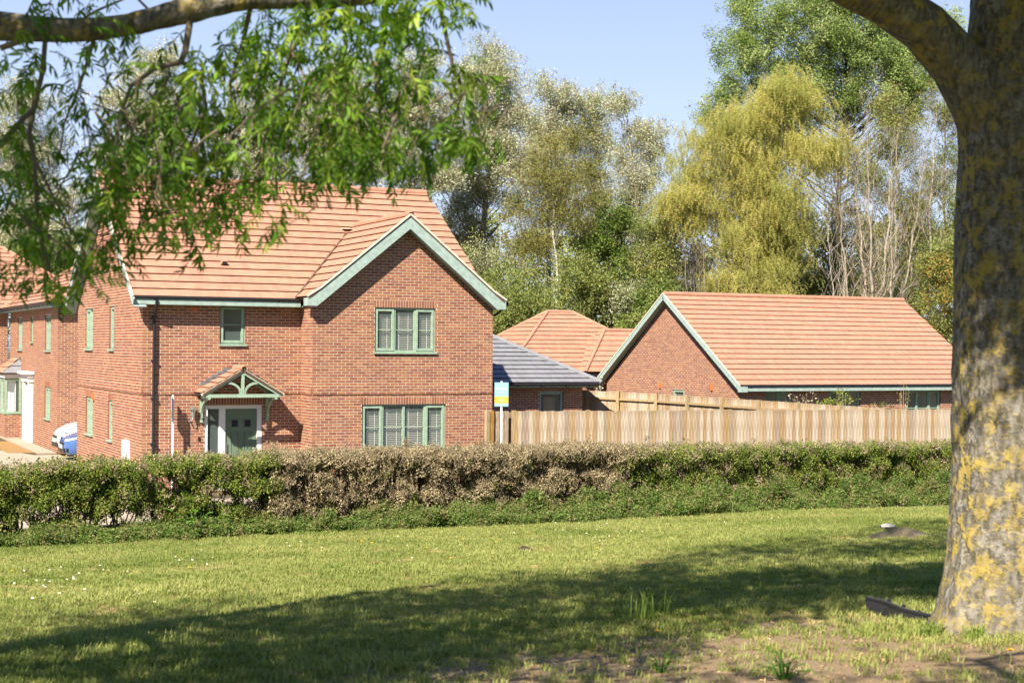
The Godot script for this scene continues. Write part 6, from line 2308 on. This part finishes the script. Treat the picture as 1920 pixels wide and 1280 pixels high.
func car(label: String, at: Vector3, c: Color, tall: float, len_: float) -> void:
	# nose at x = 0 pointing to -x, the side towards +z faces the lawn
	var t := thing("parked_car", label, "car", at)
	var body := StandardMaterial3D.new()
	body.resource_name = "car_paint"
	body.albedo_color = c.linear_to_srgb()
	body.roughness = 0.32
	body.metallic = 0.25
	body.clearcoat_enabled = true
	body.clearcoat = 0.8
	body.clearcoat_roughness = 0.05
	# stations: x, half width, bottom, shoulder, top, half width at the top
	var st := [[0.0, 0.50, 0.34, 0.56, 0.60, 0.46], [0.05, 0.66, 0.24, 0.62, 0.68, 0.60], [0.16, 0.78, 0.20, 0.70, 0.78, 0.70], [0.40, 0.87, 0.18, 0.80, 0.90, 0.74], [0.80, 0.89, 0.18, 0.88, 0.99, 0.76], [1.15, 0.89, 0.18, 0.92, 1.05, 0.76], [1.55, 0.89, 0.18, 0.95, 1.28, 0.68], [1.95, 0.89, 0.18, 0.97, 1.46, 0.62], [2.6, 0.89, 0.18, 0.98, 1.50, 0.62], [3.3, 0.88, 0.18, 0.99, 1.46, 0.60], [3.75, 0.85, 0.20, 0.98, 1.28, 0.58], [4.0, 0.78, 0.24, 0.94, 1.02, 0.60], [4.08, 0.66, 0.34, 0.86, 0.92, 0.56]]
	var m := MB.new()
	var rings := []
	for s in st:
		var x: float = s[0] * len_ / 4.08
		var row := []
		var k := tall / 1.5
		var prof := [[0.0, s[2]], [s[1] * 0.8, s[2]], [s[1] * 0.96, s[2] + 0.06], [s[1], (s[2] + s[3]) * 0.5], [s[1] * 0.985, s[3] - 0.10], [s[1] * 0.95, s[3]], [lerpf(s[5], s[1] * 0.95, 0.35), lerpf(s[4], s[3], 0.45)], [s[5], s[4] - 0.04], [s[5] * 0.8, s[4] - 0.008], [0.0, s[4]]]
		for p in prof:
			row.append(Vector3(x, p[1] * k, p[0]))
		for i in range(prof.size() - 2, 0, -1):
			row.append(Vector3(x, prof[i][1] * k, -prof[i][0]))
		rings.append(row)
	var n: int = rings[0].size()
	var base := 0
	for i in rings.size():
		for k in n:
			var a: Vector3 = rings[i][(k + 1) % n] - rings[i][(k + n - 1) % n]
			var b: Vector3 = rings[mini(i + 1, rings.size() - 1)][k] - rings[maxi(i - 1, 0)][k]
			m.v.append(rings[i][k])
			m.n.append(b.cross(a).normalized())
			m.c.append(Color.WHITE)
	for i in rings.size() - 1:
		for k in n:
			var a := base + i * n + k
			var b := base + i * n + (k + 1) % n
			m.ix.append_array(PackedInt32Array([a, b, b + n, a, b + n, a + n]))
	for e in [0, rings.size() - 1]:
		var ctr := Vector3.ZERO
		for q in rings[e]:
			ctr += q / float(n)
		for k in n:
			if e == 0:
				m.tri(ctr, rings[e][k], rings[e][(k + 1) % n])
			else:
				m.tri(ctr, rings[e][(k + 1) % n], rings[e][k])
	placed(t, "body", m.mesh(), body, Transform3D.IDENTITY)
	var kk := tall / 1.5
	# windscreen and side glass stand slightly proud of the shell
	var dark := mat("car_glass", Color(0.03, 0.04, 0.05), 0.06)
	var ws := MB.new()
	var sx := len_ / 4.08
	ws.quad(Vector3(1.20 * sx, 1.075 * kk, -0.66), Vector3(1.20 * sx, 1.075 * kk, 0.66), Vector3(1.93 * sx, 1.462 * kk, 0.54), Vector3(1.93 * sx, 1.462 * kk, -0.54))
	placed(t, "windscreen", ws.mesh(), dark, Transform3D(Basis.IDENTITY, Vector3(-0.012, 0.012, 0)))
	for sgn in [1.0, -1.0]:
		for e in [[1.6, 2.45, 1.75, 2.45], [2.52, 3.5, 2.52, 3.3]]:
			var g := MB.new()
			var p0 := Vector3(e[0] * sx, 1.0 * kk, sgn * 0.852)
			var p1 := Vector3(e[1] * sx, 1.0 * kk, sgn * 0.852)
			var p2 := Vector3(e[3] * sx, 1.36 * kk, sgn * 0.70)
			var p3 := Vector3(e[2] * sx, 1.36 * kk, sgn * 0.70)
			if sgn > 0:
				g.quad(p0, p1, p2, p3)
			else:
				g.quad(p1, p0, p3, p2)
			placed(t, "side_window", g.mesh(), dark, Transform3D.IDENTITY)
		# headlamp wrapping round the corner
		var hl := MB.new()
		var pts := [Vector3(0.03, 0.64, 0.46), Vector3(0.07, 0.66, 0.62), Vector3(0.20, 0.70, 0.775), Vector3(0.46, 0.755, 0.868)]
		for i in 3:
			var a: Vector3 = pts[i] * Vector3(1, kk, sgn)
			var b: Vector3 = pts[i + 1] * Vector3(1, kk, sgn)
			var h0 := Vector3(0.025, 0.085 - i * 0.006, -0.02 * sgn)
			var h1 := Vector3(0.025, 0.085 - (i + 1) * 0.012, -0.02 * sgn)
			var off := Vector3(-0.02, 0, 0.02 * sgn)
			if sgn > 0:
				hl.quad(a + off, b + off, b + off + h1, a + off + h0)
			else:
				hl.quad(b + off, a + off, a + off + h0, b + off + h1)
		placed(t, "headlight", hl.mesh(), mat("lamp_glass", Color(0.50, 0.52, 0.55), 0.08), Transform3D.IDENTITY)
		for x in [0.82, 3.25]:
			var wm := MB.new()
			var c0 := Vector3(x * sx, 0.31, sgn * 0.80)
			var c1 := Vector3(x * sx, 0.31, sgn * 0.90)
			wm.tube(PackedVector3Array([c0, c0.lerp(c1, 0.2), c0.lerp(c1, 0.85), c1, c1]), PackedFloat32Array([0.29, 0.315, 0.315, 0.29, 0.20]), 24)
			var wheel := placed(t, "wheel", wm.mesh(), M.black, Transform3D.IDENTITY)
			var rm := MB.new()
			rm.tube(PackedVector3Array([c1 + Vector3(0, 0, sgn * -0.03), c1 + Vector3(0, 0, sgn * -0.005), c1]), PackedFloat32Array([0.21, 0.20, 0.02]), 16)
			placed(wheel, "rim", rm.mesh(), M.chrome, Transform3D.IDENTITY)
			var arch := MB.new()
			arch.tube(PackedVector3Array([Vector3(x * sx, 0.33, sgn * 0.84), Vector3(x * sx, 0.33, sgn * 0.893), Vector3(x * sx, 0.33, sgn * 0.894)]), PackedFloat32Array([0.36, 0.36, 0.0]), 24)
			placed(t, "wheel_arch", arch.mesh(), M.black, Transform3D.IDENTITY)
	var gr := MB.new()
	gr.box(Vector3(0.0, 0.57 * kk, 0), Vector3(0.03, 0.035, 0.34))
	gr.box(Vector3(0.015, 0.34 * kk, 0), Vector3(0.04, 0.075, 0.52))
	placed(t, "grille", gr.mesh(), M.black, Transform3D.IDENTITY)
	var np := MB.new()
	np.box(Vector3(-0.035, 0.46 * kk, 0), Vector3(0.008, 0.055, 0.26))
	placed(t, "number_plate", np.mesh(), M.white, Transform3D.IDENTITY)
	for sgn in [1.0, -1.0]:
		var fg := MB.new()
		fg.box(Vector3(0.09, 0.36 * kk, sgn * 0.64), Vector3(0.05, 0.06, 0.07))
		placed(t, "fog_lamp", fg.mesh(), M.black, Transform3D.IDENTITY)
		var mi := MB.new()
		pebble(mi, Vector3(1.5 * sx, 1.02 * kk, sgn * 0.99), Vector3(0.07, 0.07, 0.10), 3)
		placed(t, "mirror", mi.mesh(), body, Transform3D.IDENTITY)


func make_cars() -> void:
	car("blue hatchback parked behind the brick house with its nose showing", P(8.42, 51.2, 0.006), Color(0.05, 0.12, 0.33), 1.45, 4.0)
	car("white car parked on the far side of the blue hatchback", P(8.5, 53.05, 0.006), Color(0.62, 0.62, 0.62), 1.75, 4.4)
	# red barrier leaning by the bay window
	var p := at_pixel(0, 815, 64.0)
	var b := thing("barrier_board", "bright orange barrier board leaning beside the bay window", "barrier", Vector3(p.x, 0, p.z))
	var m := MB.new()
	m.box(Vector3(-0.25, 0.5, 0), Vector3(0.36, 0.5, 0.03), Basis(Vector3.RIGHT, -0.1))
	placed(b, "board", m.mesh(), M.terracotta, Transform3D.IDENTITY)
	var f := MB.new()
	f.box(Vector3(-0.5, 0.03, 0), Vector3(0.05, 0.03, 0.2))
	f.box(Vector3(0.02, 0.03, 0), Vector3(0.05, 0.03, 0.2))
	placed(b, "foot", f.mesh(), M.black, Transform3D.IDENTITY)


func sign_board(label: String, at: Vector3, turn: float, top: float) -> void:
	var t := thing("sale_sign", label, "sign", Vector3(at.x, 0, at.z))
	t.rotation.y = turn
	var post := MB.new()
	post.box(Vector3(0, top * 0.5, 0), Vector3(0.024, top * 0.5, 0.024))
	placed(t, "post", post.mesh(), M.white, Transform3D.IDENTITY)
	var bd := MB.new()
	bd.col = Color(0.20, 0.36, 0.46)
	bd.box(Vector3(0, top - 0.33, 0.034), Vector3(0.175, 0.30, 0.006))
	var board := placed(t, "board", bd.mesh(), M.painted, Transform3D.IDENTITY)
	var st := MB.new()
	st.col = Color(0.46, 0.30, 0.06)
	st.box(Vector3(0, top - 0.47, 0.0355), Vector3(0.175, 0.085, 0.0065))
	placed(board, "band", st.mesh(), M.painted, Transform3D.IDENTITY)
	var tx := MB.new()
	tx.col = Color(0.5, 0.52, 0.53)
	var x := -0.13
	var r := RandomNumberGenerator.new()
	r.seed = 6
	while x < 0.13:
		var w := r.randf_range(0.008, 0.014)
		tx.box(Vector3(x, top - 0.185 + r.randf_range(-0.004, 0.006), 0.0415), Vector3(w, r.randf_range(0.018, 0.028), 0.001))
		x += w * 2.0 + 0.006
	tx.box(Vector3(0, top - 0.27, 0.0415), Vector3(0.06, 0.006, 0.001))
	tx.box(Vector3(0, top - 0.59, 0.0415), Vector3(0.05, 0.008, 0.001))
	placed(board, "print", tx.mesh(), M.painted, Transform3D.IDENTITY)
	var t2 := MB.new()
	t2.col = Color(0.5, 0.42, 0.22)
	t2.box(Vector3(0, top - 0.465, 0.0425), Vector3(0.07, 0.014, 0.001))
	t2.box(Vector3(0, top - 0.505, 0.0425), Vector3(0.045, 0.008, 0.001))
	placed(board, "print", t2.mesh(), M.painted, Transform3D.IDENTITY)


func make_signs() -> void:
	var a := at_pixel(940.5, 716, 38.0)
	sign_board("pale blue sale sign with yellow band on a white post before the fence", a, deg_to_rad(-YAW), a.y + 0.02)
	var b := at_pixel(323.5, 742, 38.0)
	var to := Vector2(b.x, b.z)
	sign_board("sale sign on a white post turned edge-on before the front wall", b, atan2(b.x, b.z) + PI * 0.5, b.y + 0.02)
